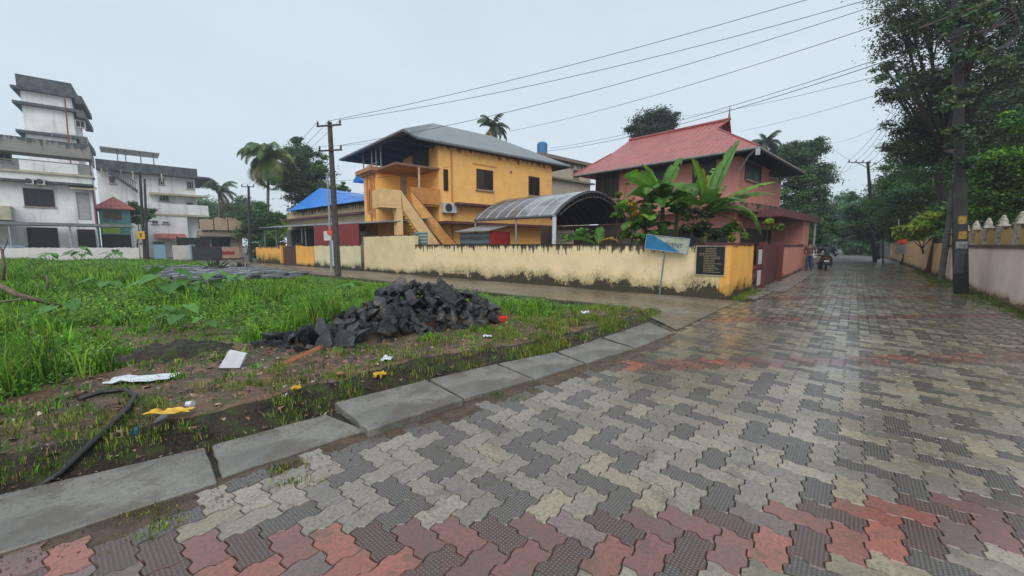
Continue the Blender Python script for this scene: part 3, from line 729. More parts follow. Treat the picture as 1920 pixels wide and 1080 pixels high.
pst = MB(); steel = M('grey_steel', (.26, .27, .28), .4, .3)
for xx, yy in ((682, 320), (698, 320), (706, 320), (715, 322)):
    q_, z_ = OF.onp(xx, yy, -2.6); pst.tube([(-2.6, q_, zl_), (-2.6, q_, EZ - .1)], .045, 6)
pst.tube([(-2.6, 3.0, zl_ + .5), (-2.6, ql_, zl_ + .5)], .03, 6)
link('roof_posts', pst, steel, oh)
# parapet slab of the left block, sunshades, drainpipes
link('roof_slab', MB().box(-3.25, .3, 2.5, ql_ + .35, zl_ - .12, zl_ + .12).box(-3.1, .1, 2.6, ql_ + .2, zl_ - .24, zl_ - .122), stain('slab_orange', (.42, .20, .10), 6.9, .3, .01), oh)
dp = MB()
for q_ in (3.0, 3.25, 3.5, 4.1): dp.tube([(-2.93, q_, 6.5), (-2.93, q_, 3.0 + (q_ % .7))], .05, 8)
for q_ in (3.0, 3.6): dp.tube([(-2.95, q_, 6.35), (-2.95, q_ + .5, 6.05)], .04, 6)
dp.tube([(.9, -.06, 7.5), (.9, -.06, .5)], .055, 8)
link('drainpipe', dp, M('orange_pipe', (.60, .24, .06), .45), oh)
band = MB().box(-.6, pE + .3, -.75, -.002, 4.15, 4.27); bz = OF.onq(870, 380, -.7)[1]
link('sunshade', MB().box(.9, pE + .2, -.7, -.003, bz - .14, bz), M('maroon_edge', (.12, .04, .05), .6), oh)
link('sunshade', MB().box(-.2, pE + .2, -1.1, -.003, bz - 1.35, bz - 1.2), M('maroon_edge', (.12, .04, .05), .6), oh)
window(oh, OF, 'q', 0, 893, 316, 924, 358, DKW, None, 2, shut=DKW, hbar=5); window(oh, OF, 'q', 0, 991, 330, 1011, 368, DKW, None, 2)
window(oh, OF, 'q', 0, 831, 317, 840, 358, DKW, None, 1); window(oh, OF, 'p', -2.85, 693, 355, 701, 396, DKW, None, 1)
tm_ = MB(); bar(tm_, OF, 'q', 0, 886, 308, 930, 312, 0.002, .03); link('plaster_moulding', tm_, M('orange_trim', (.70, .34, .09), .6), oh)
lamp = MB().tube([(0, 0, 0), (0, 0, .01)], .01)
lp = OF.onq(957, 322, 0); link('wall_lamp', MB().ball((lp[0], -.08, lp[1]), .08, 6).tube([(lp[0], 0, lp[1]), (lp[0], -.1, lp[1] + .02)], .02), M('lamp_brass', (.25, .12, .05), .4), oh)
# balcony: parapet, column, doors, ceiling
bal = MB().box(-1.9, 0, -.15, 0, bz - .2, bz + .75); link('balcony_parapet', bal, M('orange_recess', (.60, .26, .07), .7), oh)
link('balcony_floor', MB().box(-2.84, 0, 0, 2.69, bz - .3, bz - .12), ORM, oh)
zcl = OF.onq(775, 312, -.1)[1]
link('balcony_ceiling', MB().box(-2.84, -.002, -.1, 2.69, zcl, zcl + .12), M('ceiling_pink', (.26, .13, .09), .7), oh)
link('gable_shade_wall', MB().box(-.4, -.003, 1.2, 2.69, zcl + .121, 7.58), M('roof_shade', (.035, .038, .045), .6), oh)
cx_ = OF.onq(785, 330, 0)[0]; link('column', MB().tube([(cx_, -.05, bz + .7), (cx_, -.05, zcl)], .07, 8), M('cream_column', (.58, .42, .26), .6), oh)
window(oh, OF, 'q', 2.7, 750, 320, 762, 372, M('door_frame', (.5, .33, .18), .6), M('grey_door', (.34, .36, .40), .5), 1, name='door')
window(oh, OF, 'q', 2.68, 806, 318, 822, 374, DKW, M('black_door', (.02, .015, .015), .5), 1, name='door')
# outside stair with two parapets
CRM = M('cream_orange_plaster', (.80, .53, .25), .7, .2, 2)
def stair_par(q, x0, y0, x1, y1, hgt, mat):
    p0, z0 = OF.onq(x0, y0, q); p1, z1 = OF.onq(x1, y1, q)
    return MB().prism([(p0, q, z0), (p1, q, z1), (p1 - .1, q, z1 - hgt), (p0 + .1, q, z0 - hgt)], (0, .12, 0)), (p0, z0, p1, z1)
mb, a1 = stair_par(-1.5, 752, 357, 828, 463, 1.05, CRM); link('stair_parapet', mb, CRM, oh)
mb, a2 = stair_par(-.35, 772, 360, 862, 466, .95, CRM); link('stair_parapet', mb, M('stair_inner', (.84, .42, .12), .65), oh)
for q_, aa in ((-1.5, a1), (-.35, a2)):
    link('handrail', MB().tube([(aa[0], q_ + .06, aa[1] + .05), (aa[2], q_ + .06, aa[3] + .05)], .045, 6), M('maroon_edge', (.12, .04, .05), .6), oh)
stp = MB(); n_ = 18
for i in range(n_):
    f_ = i / n_; p0 = a1[0] + (a1[2] - a1[0]) * f_; p1 = a1[0] + (a1[2] - a1[0]) * (i + 1) / n_; z0 = a1[1] + (a1[3] - a1[1]) * (i + 1) / n_ - .75
    stp.box(p0, p1, -1.38, -.36, z0 - .25, z0)
link('steps', stp, ORM, oh)
l0 = OF.onq(713, 362, -1.5); l1 = OF.onq(752, 389, -1.5)
link('landing', MB().box(l0[0], a1[0], -1.5, -.4, l1[1] - .05, l1[1] + .1).box(l0[0], a1[0] - .002, -1.51, -1.38, l1[1] + .102, a1[1]).box(l0[0] - .01, l0[0] + .12, -1.378, -.4, l1[1] + .103, a1[1] - .01), CRM, oh)
pp0 = OF.onq(743, 390, -1.45)[0]; pp1 = OF.onq(754, 390, -1.45)[0]
link('landing_pillar', MB().box(pp0, pp1, -1.49, -1.1, -.1, l1[1] - .052), CRM, oh)
# air conditioner on the orange house
def ac_unit(fr, ax, val, x0, y0, x1, y1, label, group=None):
    f = fr.onq if ax == 'q' else fr.onp
    s0, z1 = f(x0, y0, val - .3); s1, z0 = f(x1, y1, val - .3); W_, H = abs(s1 - s0), z1 - z0
    o = (fr.w((s0 + s1) / 2, val) if ax == 'q' else fr.w(val, (s0 + s1) / 2)); F_ = Fr(o, math.degrees(fr.a) + (0 if ax == 'q' else -90))
    T = thing('air_conditioner', F_, label, 'air conditioner', group, z=z0)
    link('casing', MB().box(-W_ / 2, W_ / 2, -.32, -.02, 0, H), M('ac_white', (.55, .55, .52), .5, .25, 6), T, bevel=.015)
    link('fan_grille', MB().disc((-W_ * .14, -.335, H * .5), (0, 1, 0), H * .4, .012, 20), M('fan_dark', (.03, .035, .035), .5), T)
    link('bracket', MB().box(-W_ * .4, -W_ * .35, -.3, 0, -.06, -.001).box(W_ * .35, W_ * .4, -.3, 0, -.06, -.001), steel, T)
ac_unit(OF, 'q', 0, 832, 379, 857, 400, 'white air conditioner box on the orange house beside the stair')
# --- pink house with red ribbed roof
o_ = gp(1423, 273, 6.5); PHF = Fr((o_.x, o_.y), 43.7)
ph = thing('house', PHF, 'pink two-storey house with a red ribbed gable-and-hip roof', 'house')
PKM = stain('pink_house_wall', (.60, .25, .20), 6.6, .4, .05, dark=(.16, .07, .055), streak=3)
WP, WQ = 9.9, 10.3
link('wall', MB().box(1.2, WP, 1.2, WQ, -.1, 6.35), PKM, ph)
PZ, PR_ = 6.5, 9.45; PL, QL = 10.6, 11.7; pm_ = PL / 2
ey = PHF.onp(1367, 225, pm_); Rn = Vector((pm_, ey[0], ey[1])); ey2 = PHF.onp(1180, 264, pm_); Rf = Vector((pm_, ey2[0], Rn.z))
gw = 1.25; gz = Rn.z - (Rn.z - PZ) * gw / pm_
V = Vector
red_q = corr('red_roof_sheet', (.42, .10, .082), 1, .36, .33, c2=(.31, .07, .062), depth=.05, lines=.55)
red_p = corr('red_hip_sheet', (.42, .10, .082), 0, .36, .33, c2=(.31, .07, .062), depth=.05, lines=.55)
F0, F1 = V((0, 0, PZ)), V((PL, 0, PZ)); F2, F3 = V((PL, QL, PZ)), V((0, QL, PZ))
g0 = V((pm_ - gw, Rn.y + .25, gz)); g1 = V((pm_ + gw, Rn.y + .25, gz)); h0 = V((pm_ - 1.9, Rf.y + .35, gz - .5)); h1 = V((pm_ + 1.9, Rf.y + .35, gz - .5))
rb = MB(); roof_solid(rb, [[F0, g0, h0, F3], [g0, Rn, Rf, h0], [F1, F2, h1, g1], [g1, h1, Rf, Rn]], .05); link('roof', rb, red_q, ph)
rb = MB(); roof_solid(rb, [[F1, g1, g0, F0], [F3, h0, h1, F2]], .05); link('hip_roof', rb, red_p, ph)
link('gable', MB().prism([g0 + V((.1, .1, 0)), g1 + V((-.1, .1, 0)), Rn + V((0, .35, -.15))], (0, .05, 0)), M('gable_dark', (.05, .05, .07), .7), ph)
rc = MB().tube([Rn + V((0, -.1, .05)), Rf + V((0, 0, .05))], .1, 6); rc.tube([g0, Rn + V((0, 0, .03))], .06, 6).tube([g1, Rn + V((0, 0, .03))], .06, 6).tube([g0, F0], .06, 6).tube([g1, F1], .06, 6).tube([h0, F3], .06, 6)
link('ridge_cap', rc, M('ridge_red', (.34, .07, .065), .4), ph)
link('finial', MB().tube([Rn + V((0, 0, 0)), Rn + V((0, 0, .35)), Rn + V((0, 0, .9))], [.09, .05, .015], 6), M('finial_brown', (.2, .14, .09), .6), ph)
fa = MB()
for a, b in ((F0, F1), (F3, F0)): fa.tube([a + V((0, 0, -.08)), b + V((0, 0, -.08))], .07, 6)
link('fascia', fa, M('fascia_grey', (.30, .28, .27), .5), ph)
und = MB(); dz = V((0, 0, -.16)); roof_solid(und, [[v + dz for v in f] for f in ([F0, g0, h0, F3], [F1, g1, g0, F0], [F1, F2, h1, g1])], .03); link('shaded_underside', und, M('roof_shade2', (.04, .03, .035), .6), ph)  # eave shade painted as a dark copy beneath the roof sheets
link('eave_bracket', MB().tube([(0, .1, PZ - .1), (.5, .6, PZ - .35), (1.2, 1.2, PZ - .9)], .05, 6).box(-.05, .12, -.05, .12, PZ - .45, PZ - .1), M('bracket_white', (.5, .5, .5), .5), ph)
for x0, x1, y0, y1 in ((1118, 1160, 323, 372), (1225, 1262, 310, 360), (1300, 1340, 303, 350)):
    window(ph, PHF, 'p', 1.2, x0, y0, x1, y1, DKW, None, 3, hbar=2)
window(ph, PHF, 'q', 1.2, 1443, 320, 1461, 340, DKW, None, 2); window(ph, PHF, 'q', 1.2, 1398, 300, 1425, 345, DKW, None, 2)
# curved mouldy sunshade band and maroon porch slab on the road side
zb = PHF.onq(1400, 382, .9)[1]
cs = MB()
for i in range(12):
    a0, a1_ = i / 12, (i + 1) / 12; f = lambda a: (-.4 + a * (WP + .6), .5 - .5 * sin(a * pi))
    (p0, b0_), (p1, b1_) = f(a0), f(a1_); cs.prism([(p0, b0_, zb - .5), (p1, b1_, zb - .5), (p1, 1.19, zb - .5), (p0, 1.19, zb - .5)], (0, 0, .42))
cs.box(.3, 1.19, 1.3, WQ, zb - .45, zb - .2)
link('sunshade', cs, stain('mouldy_sunshade', (.26, .12, .09), zb - .08, .6, .01), ph)
zp = PHF.onq(1480, 408, -.4)[1]
link('porch_roof', MB().box(1.5, 11.6, -.9, 1.18, zp - .12, zp + .28), M('maroon_fascia', (.17, .055, .05), .6, .3, 4), ph)
link('porch_wall', MB().box(8.2, 9.9, -.6, 1.18, -.1, zp - .13), PKM, ph)
link('porch_post', MB().tube([(11.2, -.7, 0), (11.2, -.7, zp - .13)], .06, 8), mw, ph)
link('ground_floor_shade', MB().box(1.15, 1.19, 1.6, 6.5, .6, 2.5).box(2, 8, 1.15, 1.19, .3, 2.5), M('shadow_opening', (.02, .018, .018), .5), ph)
# --- barrel-vaulted car shelter
bz0 = R.onp(1040, 403, 13.7)
CP = Fr(R.w(13.7, R.onp(1040, 403, 13.7)[0]), 49.5); Lc = R.onp(890, 408, 13.7)[0] - R.onp(1040, 403, 13.7)[0]
cp = thing('carport', CP, 'arched translucent carport behind the yellow wall, between the two houses', 'carport')
zf = bz0[1]; Wc = 7.0; rise = 1.28; arc = lambda t_: (Wc * t_, zf + rise * sin(pi * t_) ** .8)
t = NT('polycarbonate'); x, y, z = t.sep(); s_ = t.math('SINE', t.math('MULTIPLY', y, 2 * pi / .62)); ln_ = t.step(s_, .93, .99)
c = t.mix(t.step(t.noise(.9, 4), .4, .6), (.22, .23, .24), (.10, .085, .08)); c = t.mix(t.step(y, 1.9, 2.1), c, (.085, .06, .055)); c = t.mix(ln_, c, (.42, .42, .44)); t.fin(c, .16, .6)
sh = MB(); N_ = 20
for i in range(N_):
    (p0, z0), (p1, z1) = arc(i / N_), arc((i + 1) / N_); sh.prism([(p0, 0, z0), (p1, 0, z1), (p1, 0, z1 + .03), (p0, 0, z0 + .03)], (0, Lc, 0))
link('arched_roof', sh, t.m, cp)
sh2 = MB()
for i in range(N_):
    (p0, z0), (p1, z1) = arc(i / N_), arc((i + 1) / N_); sh2.prism([(p0, .01, z0 - .04), (p1, .01, z1 - .04), (p1, .01, z1 - .02), (p0, .01, z0 - .02)], (0, Lc - .02, 0))
link('shaded_underside', sh2, corr('shaded_purple', (.035, .032, .042), 1, .5, .4), cp)  # inner side of the vault coloured dark to stand for shade
fr_ = MB()
for yy in (-.02, Lc * .33, Lc * .66, Lc):
    fr_.tube([(arc(i / N_)[0], yy, arc(i / N_)[1] - .06) for i in range(N_ + 1)], .035, 6)
    if yy < 0: fr_.tube([(arc(i / N_)[0], yy, arc(i / N_)[1] - .28) for i in range(1, N_)], .025, 6)
    if yy < 0:
        for i in range(1, N_): fr_.tube([(arc(i / N_)[0], yy, arc(i / N_)[1] - .06), (arc(i / N_)[0], yy, arc(i / N_)[1] - .28)], .015, 5)
for i in range(1, 10): fr_.tube([(arc(i / 10)[0], 0, arc(i / 10)[1] - .05), (arc(i / 10)[0], Lc, arc(i / 10)[1] - .05)], .02, 5)
fr_.tube([(0, 0, zf - .05), (0, Lc, zf - .05)], .05, 6)
link('roof_frame', fr_, M('dark_steel', (.07, .07, .08), .4), cp)
link('post', MB().tube([(.05, .05, 0), (.05, .05, zf)], .09, 10), M('white_post', (.6, .62, .64), .4), cp)
for yy in (Lc * .45, Lc): link('post', MB().tube([(.05, yy, 0), (.05, yy, zf)], .045, 8), steel, cp)
link('post', MB().tube([(Wc - .05, .05, 0), (Wc - .05, .05, zf)], .06, 8), steel, cp)
link('back_wall', MB().box(Wc - .3, Wc - .15, -.5, Lc + 1, -.1, zf - .1), M('shed_brown', (.10, .07, .055), .7), cp)
link('louvre_panel', MB().box(2.2, 2.3, .5, 1.6, 0, 2.2), corr('louvre', (.36, .30, .24), 2, .12, .6, depth=.02), cp)
# --- small tin shed
s0 = R.onp(862, 432, 12.9)[0]; s1 = R.onp(917, 432, 12.9)[0]
TS = Fr(R.w(12.9, s1), 49.5); Ls = s0 - s1
ts_ = thing('tin_shed', TS, 'small shed with a grey corrugated roof and a red end wall', 'shed'); zs = R.onp(890, 432, 12.9)[1]
link('wall', MB().box(0, .05, 0, Ls, 0, zs - .1), corr('grey_tin', (.09, .11, .115), 2, .3, .4, lines=.8), ts_)
link('end_wall', MB().box(.06, 1.4, -.02, .03, 0, zs - .05), M('red_sheet_plain', (.38, .03, .025), .5), ts_)
link('roof', MB().prism([(-.2, -.15, zs - .06), (1.5, -.15, zs + .28), (1.5, Ls + .1, zs + .28), (-.2, Ls + .1, zs - .06)], (0, 0, .03)), corr('tin_roof', (.27, .28, .29), 1, .14, .35, depth=.02), ts_)
# small blue-grey sheet leaning behind the wall
s0 = R.onp(777, 440, 12.5)[0]; s1 = R.onp(801, 440, 12.5)[0]
single('sheet_panel', MB().box(0, .03, 0, s0 - s1, 0, R.onp(790, 435, 12.5)[1]), corr('blue_tin', (.22, .30, .30), 2, .16, .4), Fr(R.w(12.5, s1), 49.5), 'pale blue-grey ribbed metal sheet leaning behind the wall under the stair', 'metal sheet')
# --- cream building between the houses, water tank
KF = Fr((at_y(1034, 460, 46).x, 46), 42); kb = thing('house', KF, 'cream building with a flat roof glimpsed between the orange and pink houses', 'house')
kz = at_y(1040, 298, 46).z
link('wall', MB().box(-2, 7, 0, 8, -.1, kz), stain('cream_building', (.42, .36, .27), kz, 1, .05), kb); link('roof_slab', MB().box(-2.4, 7.4, -.4, 8.4, kz, kz + .35).box(-2.3, 7.3, -.5, 0, kz - 2.2, kz - 2.0), M('slab_stain', (.24, .19, .15), .8, .4), kb)
window(kb, KF, 'q', 0, 1075, 318, 1085, 335, DKW)
wt = at_y(1018, 270, 46); WTf = Fr((wt.x, wt.y + 1), 0)
T = thing('water_tank', WTf, 'blue plastic water tank on the roof behind the orange house', 'water tank', z=kz + .35)
zt_ = at_y(1018, 262, 46).z - kz - .35; r_ = .6
link('tank', MB().tube([(0, 0, 0), (0, 0, zt_ * .85), (0, 0, zt_ * .95)], [r_, r_, r_ * .8], 16), M('blue_plastic', (.03, .16, .38), .4), T); link('lid', MB().tube([(0, 0, zt_ * .95), (0, 0, zt_)], [.3, .25], 12), M('blue_plastic', (.03, .16, .38), .4), T)
# ------------------------------------------------------------------ buildings beyond the plot
t = NT('white_plaster'); c = t.mix(t.step(t.noise(.5, 5), .35, .65), (.82, .83, .82), (.66, .67, .66))
c = t.mix(t.math('MULTIPLY', t.step(t.noise(2.2, 5, sc_=(1, 1, .09)), .50, .70), .45), c, (.33, .35, .35)); c = t.mix(t.math('MULTIPLY', t.step(t.noise(6, 6), .55, .75), .35), c, (.40, .40, .38)); t.bump(t.noise(20, 4), .2, .01)
WHT = t.fin(c, .75)
BLKM = M('black_mould_concrete', (.045, .06, .075), .85, .45, 1.2, c2=(.12, .13, .13))
CRE = M('cream_edge', (.48, .46, .34), .8, .3, 2)
def facade(fr, q, x0, y0, x1, y1):
    p0, z1 = fr.onq(x0, y0, q); p1, z0 = fr.onq(x1, y1, q); return p0, p1, z0, z1
_o = at_y(183, 460, 41); WF = Fr((_o.x, _o.y), 44)
wb = thing('apartment_building', WF, 'white house with a mould-black stepped parapet, a carport and a wide dark window', 'building')
zt = WF.onq(100, 292, 0)[1]; p_l = WF.onq(-160, 400, 0)[0]
za = WF.onq(183, 418, 0)[1]
link('wall', MB().box(p_l, 0, 0, 9, -.1, WF.onq(183, 345, 0)[1]).box(p_l, -.02, 1.2, 9, WF.onq(183, 345, 0)[1], WF.onq(183, 308, 0)[1]), WHT, wb)
zA = WF.onq(100, 343, -.6)[1]; zB = WF.onq(100, 326, -.6)[1]
link('sunshade', MB().box(p_l, .1, -.8, -.002, zA - .1, zA + .12), BLKM, wb)
link('balcony_slab', MB().box(p_l, .3, -.9, 1.19, zA + .75, zA + .95), CRE, wb)
zC = WF.onq(90, 304, -.9)[1]
pb0 = WF.onq(36, 310, -.9)[0]; pb1 = WF.onq(146, 322, -.9)[0]
link('balcony_parapet', MB().box(pb0, pb1, -.9, -.75, zA + .952, zC), WHT, wb); link('frieze', MB().box(p_l, .15, -.7, -.002, zA + .121, zA + .749), WHT, wb)
rl = MB()
for i in range(5): rl.box(pb1, .25, -.88, -.84, zA + 1.05 + i * .18, zA + 1.10 + i * .18)
for i in range(4): rl.box(pb1 + i * 1.0, pb1 + i * 1.0 + .05, -.89, -.83, zA + .96, zC - .05)
link('railing', rl, M('grey_rail', (.30, .31, .31), .5), wb); rl = MB()
for i in range(5): rl.box(p_l, pb0, -.88, -.84, zA + 1.05 + i * .18, zA + 1.10 + i * .18)
for i in range(4): rl.box(p_l + i * 1.6, p_l + i * 1.6 + .05, -.89, -.83, zA + .96, zC - .05)
link('railing', rl, M('grey_rail', (.30, .31, .31), .5), wb)
zD = WF.onq(90, 283, -.3)[1]
link('roof_parapet', MB().box(p_l, .2, -.4, -.2, zD - .15, zD + 1.0).box(p_l, .25, -1.0, 1.3, zD - .45, zD - .15).box(0, .2, -.199, 8, zD - .149, zD + 1.0), stain('parapet_mould', (.25, .25, .23), zD + 1.0, 1.2, .02, dark=(.05, .06, .07)), wb)
link('downpipe', MB().tube([(.1, -.1, 3.5), (.1, -.1, zD)], .07, 8), M('rust_pipe', (.22, .07, .06), .6), wb)
WINM = M('window_frame_white', (.45, .46, .46), .5)
window(wb, WF, 'q', 0, 42, 352, 104, 389, DKW, None, 2); window(wb, WF, 'q', 0, 141, 360, 172, 412, M('grey_frame', (.33, .33, .32), .6), M('grey_door2', (.40, .40, .39), .6), 1, name='door')
window(wb, WF, 'q', 1.2, -8, 283, 24, 306, WINM, None, 2)
zs_ = WF.onq(100, 420, -3)[1]
link('carport_roof', MB().box(p_l, WF.onq(250, 428, -3.2)[0], -3.4, -.81, zs_ - .15, zs_ + .1), M('grey_sheet', (.20, .22, .23), .4, .3, 3), wb)
for xx in (19, 132, 183, 247):
    pp = WF.onq(xx, 440, -3.2)[0]; link('carport_post', MB().tube([(pp, -3.2, 0), (pp, -3.2, zs_ - .15)], .07, 8), M('blue_grey_post', (.30, .38, .42), .5), wb)
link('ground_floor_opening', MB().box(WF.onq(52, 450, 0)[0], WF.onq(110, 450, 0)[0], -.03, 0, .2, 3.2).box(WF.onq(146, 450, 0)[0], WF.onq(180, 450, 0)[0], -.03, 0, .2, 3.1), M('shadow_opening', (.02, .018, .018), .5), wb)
ac_unit(WF, 'q', -.72, 47, 333, 64, 346, 'darker left one of the two air conditioners on the white house')
ac_unit(WF, 'q', -.72, 68, 334, 85, 347, 'right one of the two air conditioners on the white house, with a white casing')
am = MB(); a0 = WF.onq(131, 350, -.5)[0]; a1_ = WF.onq(178, 350, -.5)[0]
for i in range(7): x = a0 + (a1_ - a0) * i / 7; am.prism([(x, -.9, zA - .45), (x + .35, -.9, zA - .45), (x + .35, -.1, zA - .12), (x, -.1, zA - .12)], (0, 0, .04))
link('striped_awning', am, M('awning_yellow', (.50, .47, .32), .7), wb)
link('side_balcony', MB().box(p_l, WF.onq(20, 395, -1.4)[0], -1.5, -.003, WF.onq(10, 412, -1.4)[1], WF.onq(10, 386, -1.4)[1]), CRE, wb)
link('roof_railing', MB().tube([(-2.2, -.35, zD + 1.75), (.1, -.35, zD + 1.75), (.1, 3, zD + 1.75)], .03, 5).tube([(-2.2, -.35, zD + 1), (-2.2, -.35, zD + 1.76)], .03, 5).tube([(-1, -.35, zD + 1), (-1, -.35, zD + 1.76)], .03, 5).tube([(.1, -.35, zD + 1), (.1, -.35, zD + 1.76)], .03, 5), M('grey_rail', (.30, .31, .31), .5), wb)
for i in range(7):
    xx = p_l + 2 + i * 2.3; link('pilaster', MB().box(xx, xx + .12, -.03, -.001, zA + 1.0, zA + 1.9), CRE, wb)
# stair tower of the block behind it
_o = at_y(165, 460, 50); TF = Fr((_o.x, _o.y), 41)
tb = thing('apartment_building', TF, 'tall grey-white tower with black-stained slab edges and a thin red pipe', 'building')
tz0 = TF.onq(165, 184, 0)[1]; tp = TF.onq(36, 160, 0)[0]
link('wall', MB().box(tp, 0, 0, 7, -.1, tz0), WHT, tb)
link('crown_parapet', MB().box(tp - .2, .1, -.15, .1, tz0 + .02, tz0 + 1.35).box(tp - .2, .1, 6.9, 7.1, tz0 + .02, tz0 + 1.35).box(-.1, .101, .11, 6.89, tz0 + .02, tz0 + 1.35), BLKM, tb)
for yy, ex in ((184, .6), (210, .6), (260, .6)):
    zz = TF.onq(150, yy, -.4)[1]; link('slab_edge', MB().box(tp - ex, .9, -.6, 7.4, zz - .1, zz + .22).box(.3, 1.0, -.61, 7.41, zz - .7, zz - .102).prism([(tp - ex, -.6, zz - .11), (tp, -.01, zz - .9), (tp, -.01, zz - .11)], (0, .3, 0)), BLKM, tb)
window(tb, TF, 'q', 0, 140, 224, 161, 241, WINM, None, 2)
link('red_pipe', MB().tube([(TF.onq(121, 180, -.9)[0], -.9, TF.onq(121, 180, -.9)[1]), (TF.onq(128, 284, -.9)[0], -.9, 6)], .07, 6), M('red_pipe', (.25, .06, .05), .5), tb)
# three-storey block with roof shelter and outside stair
_o = at_y(375, 460, 58); AF = Fr((_o.x, _o.y), 44)
ab = thing('apartment_building', AF, 'grey-white three-storey block with a metal roof shelter and a diagonal outside stair', 'building')
pL = AF.onq(185, 360, 0)[0]; zT = AF.onq(340, 330, 0)[1]
link('wall', MB().box(pL, 0, 0, 11, -.1, zT).box(AF.onq(262, 400, -1.5)[0], AF.onq(350, 400, -1.5)[0], -1.5, -.01, -.1, AF.onq(300, 382, -1.5)[1]), WHT, ab)
link('roof_parapet', MB().box(pL, .3, -.5, -.2, zT, zT + 1.1).box(pL, 1.6, -1.2, 11, zT - .25, zT - .001), BLKM, ab)
for yy in (366, 404):
    zz = AF.onq(330, yy, -.8)[1]; link('slab_edge', MB().box(AF.onq(280, yy, -1)[0], 1.2, -1.6, -.002, zz - .12, zz + .12), CRE, ab)
zz = AF.onq(330, 404, -1.2)[1]; link('balcony_parapet', MB().box(AF.onq(285, 400, -1.6)[0], 1.1, -1.61, -1.45, zz + .13, zz + 1.5), WHT, ab)
window(ab, AF, 'q', 0, 296, 333, 309, 347, WINM, None, 3); window(ab, AF, 'q', 0, 349, 340, 364, 355, WINM, None, 3); window(ab, AF, 'q', 0, 349, 379, 364, 397, WINM, None, 3)
window(ab, AF, 'q', 0, 297, 362, 318, 378, WINM, None, 3); window(ab, AF, 'q', 0, 203, 330, 217, 345, WINM, None, 3)
rs = MB(); za_ = AF.onq(190, 277, -.5)[1]; pa_, pb_ = AF.onq(187, 280, -.5)[0], AF.onq(299, 290, -.5)[0]
rs.box(pa_, pb_, -.9, 3, za_, za_ + .12)
link('roof_shelter', rs, M('grey_sheet', (.20, .22, .23), .4, .3, 3), ab)
for xx in (221, 236, 264, 288): pp = AF.onq(xx, 300, -.3)[0]; link('shelter_post', MB().tube([(pp, -.3, zT), (pp, -.3, za_)], .06, 6), steel, ab)
st = MB(); (pA, zA_), (pB, zB_) = AF.onq(203, 318, -1.3), AF.onq(258, 356, -1.3)
st.prism([(pA, -1.3, zA_), (pB, -1.3, zB_), (pB, -1.3, zB_ - .35), (pA, -1.3, zA_ - .35)], (0, .9, 0))
for i in range(12): f_ = i / 12; x = pA + (pB - pA) * f_; z_ = zA_ + (zB_ - zA_) * f_; st.box(x, x + .05, -1.32, -1.27, z_ - .06, z_ + .8)
st.tube([(pA, -1.3, zA_ + .8), (pB, -1.3, zB_ + .8)], .04, 5); link('outside_stair', st, M('dark_steel', (.07, .07, .08), .4), ab)
link('red_awning', MB().prism([(AF.onq(291, 448, -4)[0], -4, AF.onq(291, 448, -4)[1]), (AF.onq(351, 448, -4)[0], -4, AF.onq(291, 448, -4)[1]), (AF.onq(351, 448, -4)[0], -1.6, AF.onq(291, 438, -4)[1]), (AF.onq(291, 448, -4)[0], -1.6, AF.onq(291, 438, -4)[1])], (0, 0, .08)), corr('red_awning_sheet', (.42, .09, .08), 0, .3, .5), ab)
window(ab, AF, 'q', -1.5, 284, 413, 297, 420, WINM, None, 2); window(ab, AF, 'q', -1.5, 304, 415, 318, 420, WINM, None, 2)
# small house with a red hipped roof and teal walls
_o = at_y(250, 460, 47); SF_ = Fr((_o.x, _o.y), 44); sh_ = thing('house', SF_, 'small teal house with a red hipped roof between the two white buildings', 'house')
pS = SF_.onq(185, 400, 0)[0]; zS = SF_.onq(220, 392, 0)[1]
link('wall', MB().box(pS, 0, 0, 5, -.1, zS), M('teal_plaster', (.16, .38, .37), .7, .35, 2), sh_)
pk = Vector((pS / 2, 2.5, SF_.onq(207, 368, 2.5)[1])); c_ = [Vector((pS - .5, -.6, zS)), Vector((.5, -.6, zS)), Vector((.5, 5.5, zS)), Vector((pS - .5, 5.5, zS))]
rb = MB(); roof_solid(rb, [[c_[i], c_[(i + 1) % 4], pk] for i in range(4)], .06); link('roof', rb, corr('red_small_roof', (.45, .11, .10), 0, .4, .5), sh_)
link('wooden_shutter', MB().box(SF_.onq(193, 400, 0)[0], SF_.onq(228, 400, 0)[0], -.05, -.001, SF_.onq(200, 411, 0)[1], SF_.onq(200, 396, 0)[1]), corr('brown_slats', (.16, .11, .09), 0, .25, .7), sh_)
link('lime_balcony', MB().box(SF_.onq(192, 430, -.8)[0], SF_.onq(225, 430, -.8)[0], -.9, -.8, SF_.onq(200, 438, -.8)[1], SF_.onq(200, 419, -.8)[1]), M('lime_paint', (.36, .50, .05), .6), sh_)
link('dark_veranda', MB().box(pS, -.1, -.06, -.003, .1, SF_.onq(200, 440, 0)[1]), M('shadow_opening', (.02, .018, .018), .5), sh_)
# beige single-storey house with an old parapet and a picket gate
_o = at_y(455, 460, 47); BF = Fr((_o.x, _o.y), 40); bh = thing('house', BF, 'low beige house with a weathered brown parapet at the end of the lane', 'house')
pl_, zb_ = BF.onq(372, 411, 0); link('wall', MB().box(pl_, 0, 0, 8, -.1, zb_ - 1.2), stain('beige_plaster', (.42, .33, .25), zb_ - 1.2, .3, .3), bh)
for i in range(3): w_ = -pl_ / 3; link('parapet_panel', MB().box(pl_ + i * w_ + .05, pl_ + (i + 1) * w_ - .05, -.5, -.3, zb_ - 1.15, zb_ + .35 * (i > 0)), stain('parapet_beige', (.40, .29, .21), zb_ + .3, .4, .02), bh)
link('sunshade', MB().box(pl_ - .3, .3, -1.2, -.002, zb_ - 1.9, zb_ - 1.75), M('slab_grey', (.22, .2, .18), .8), bh)
window(bh, BF, 'q', 0, 396, 446, 432, 463, DKW, None, 3)
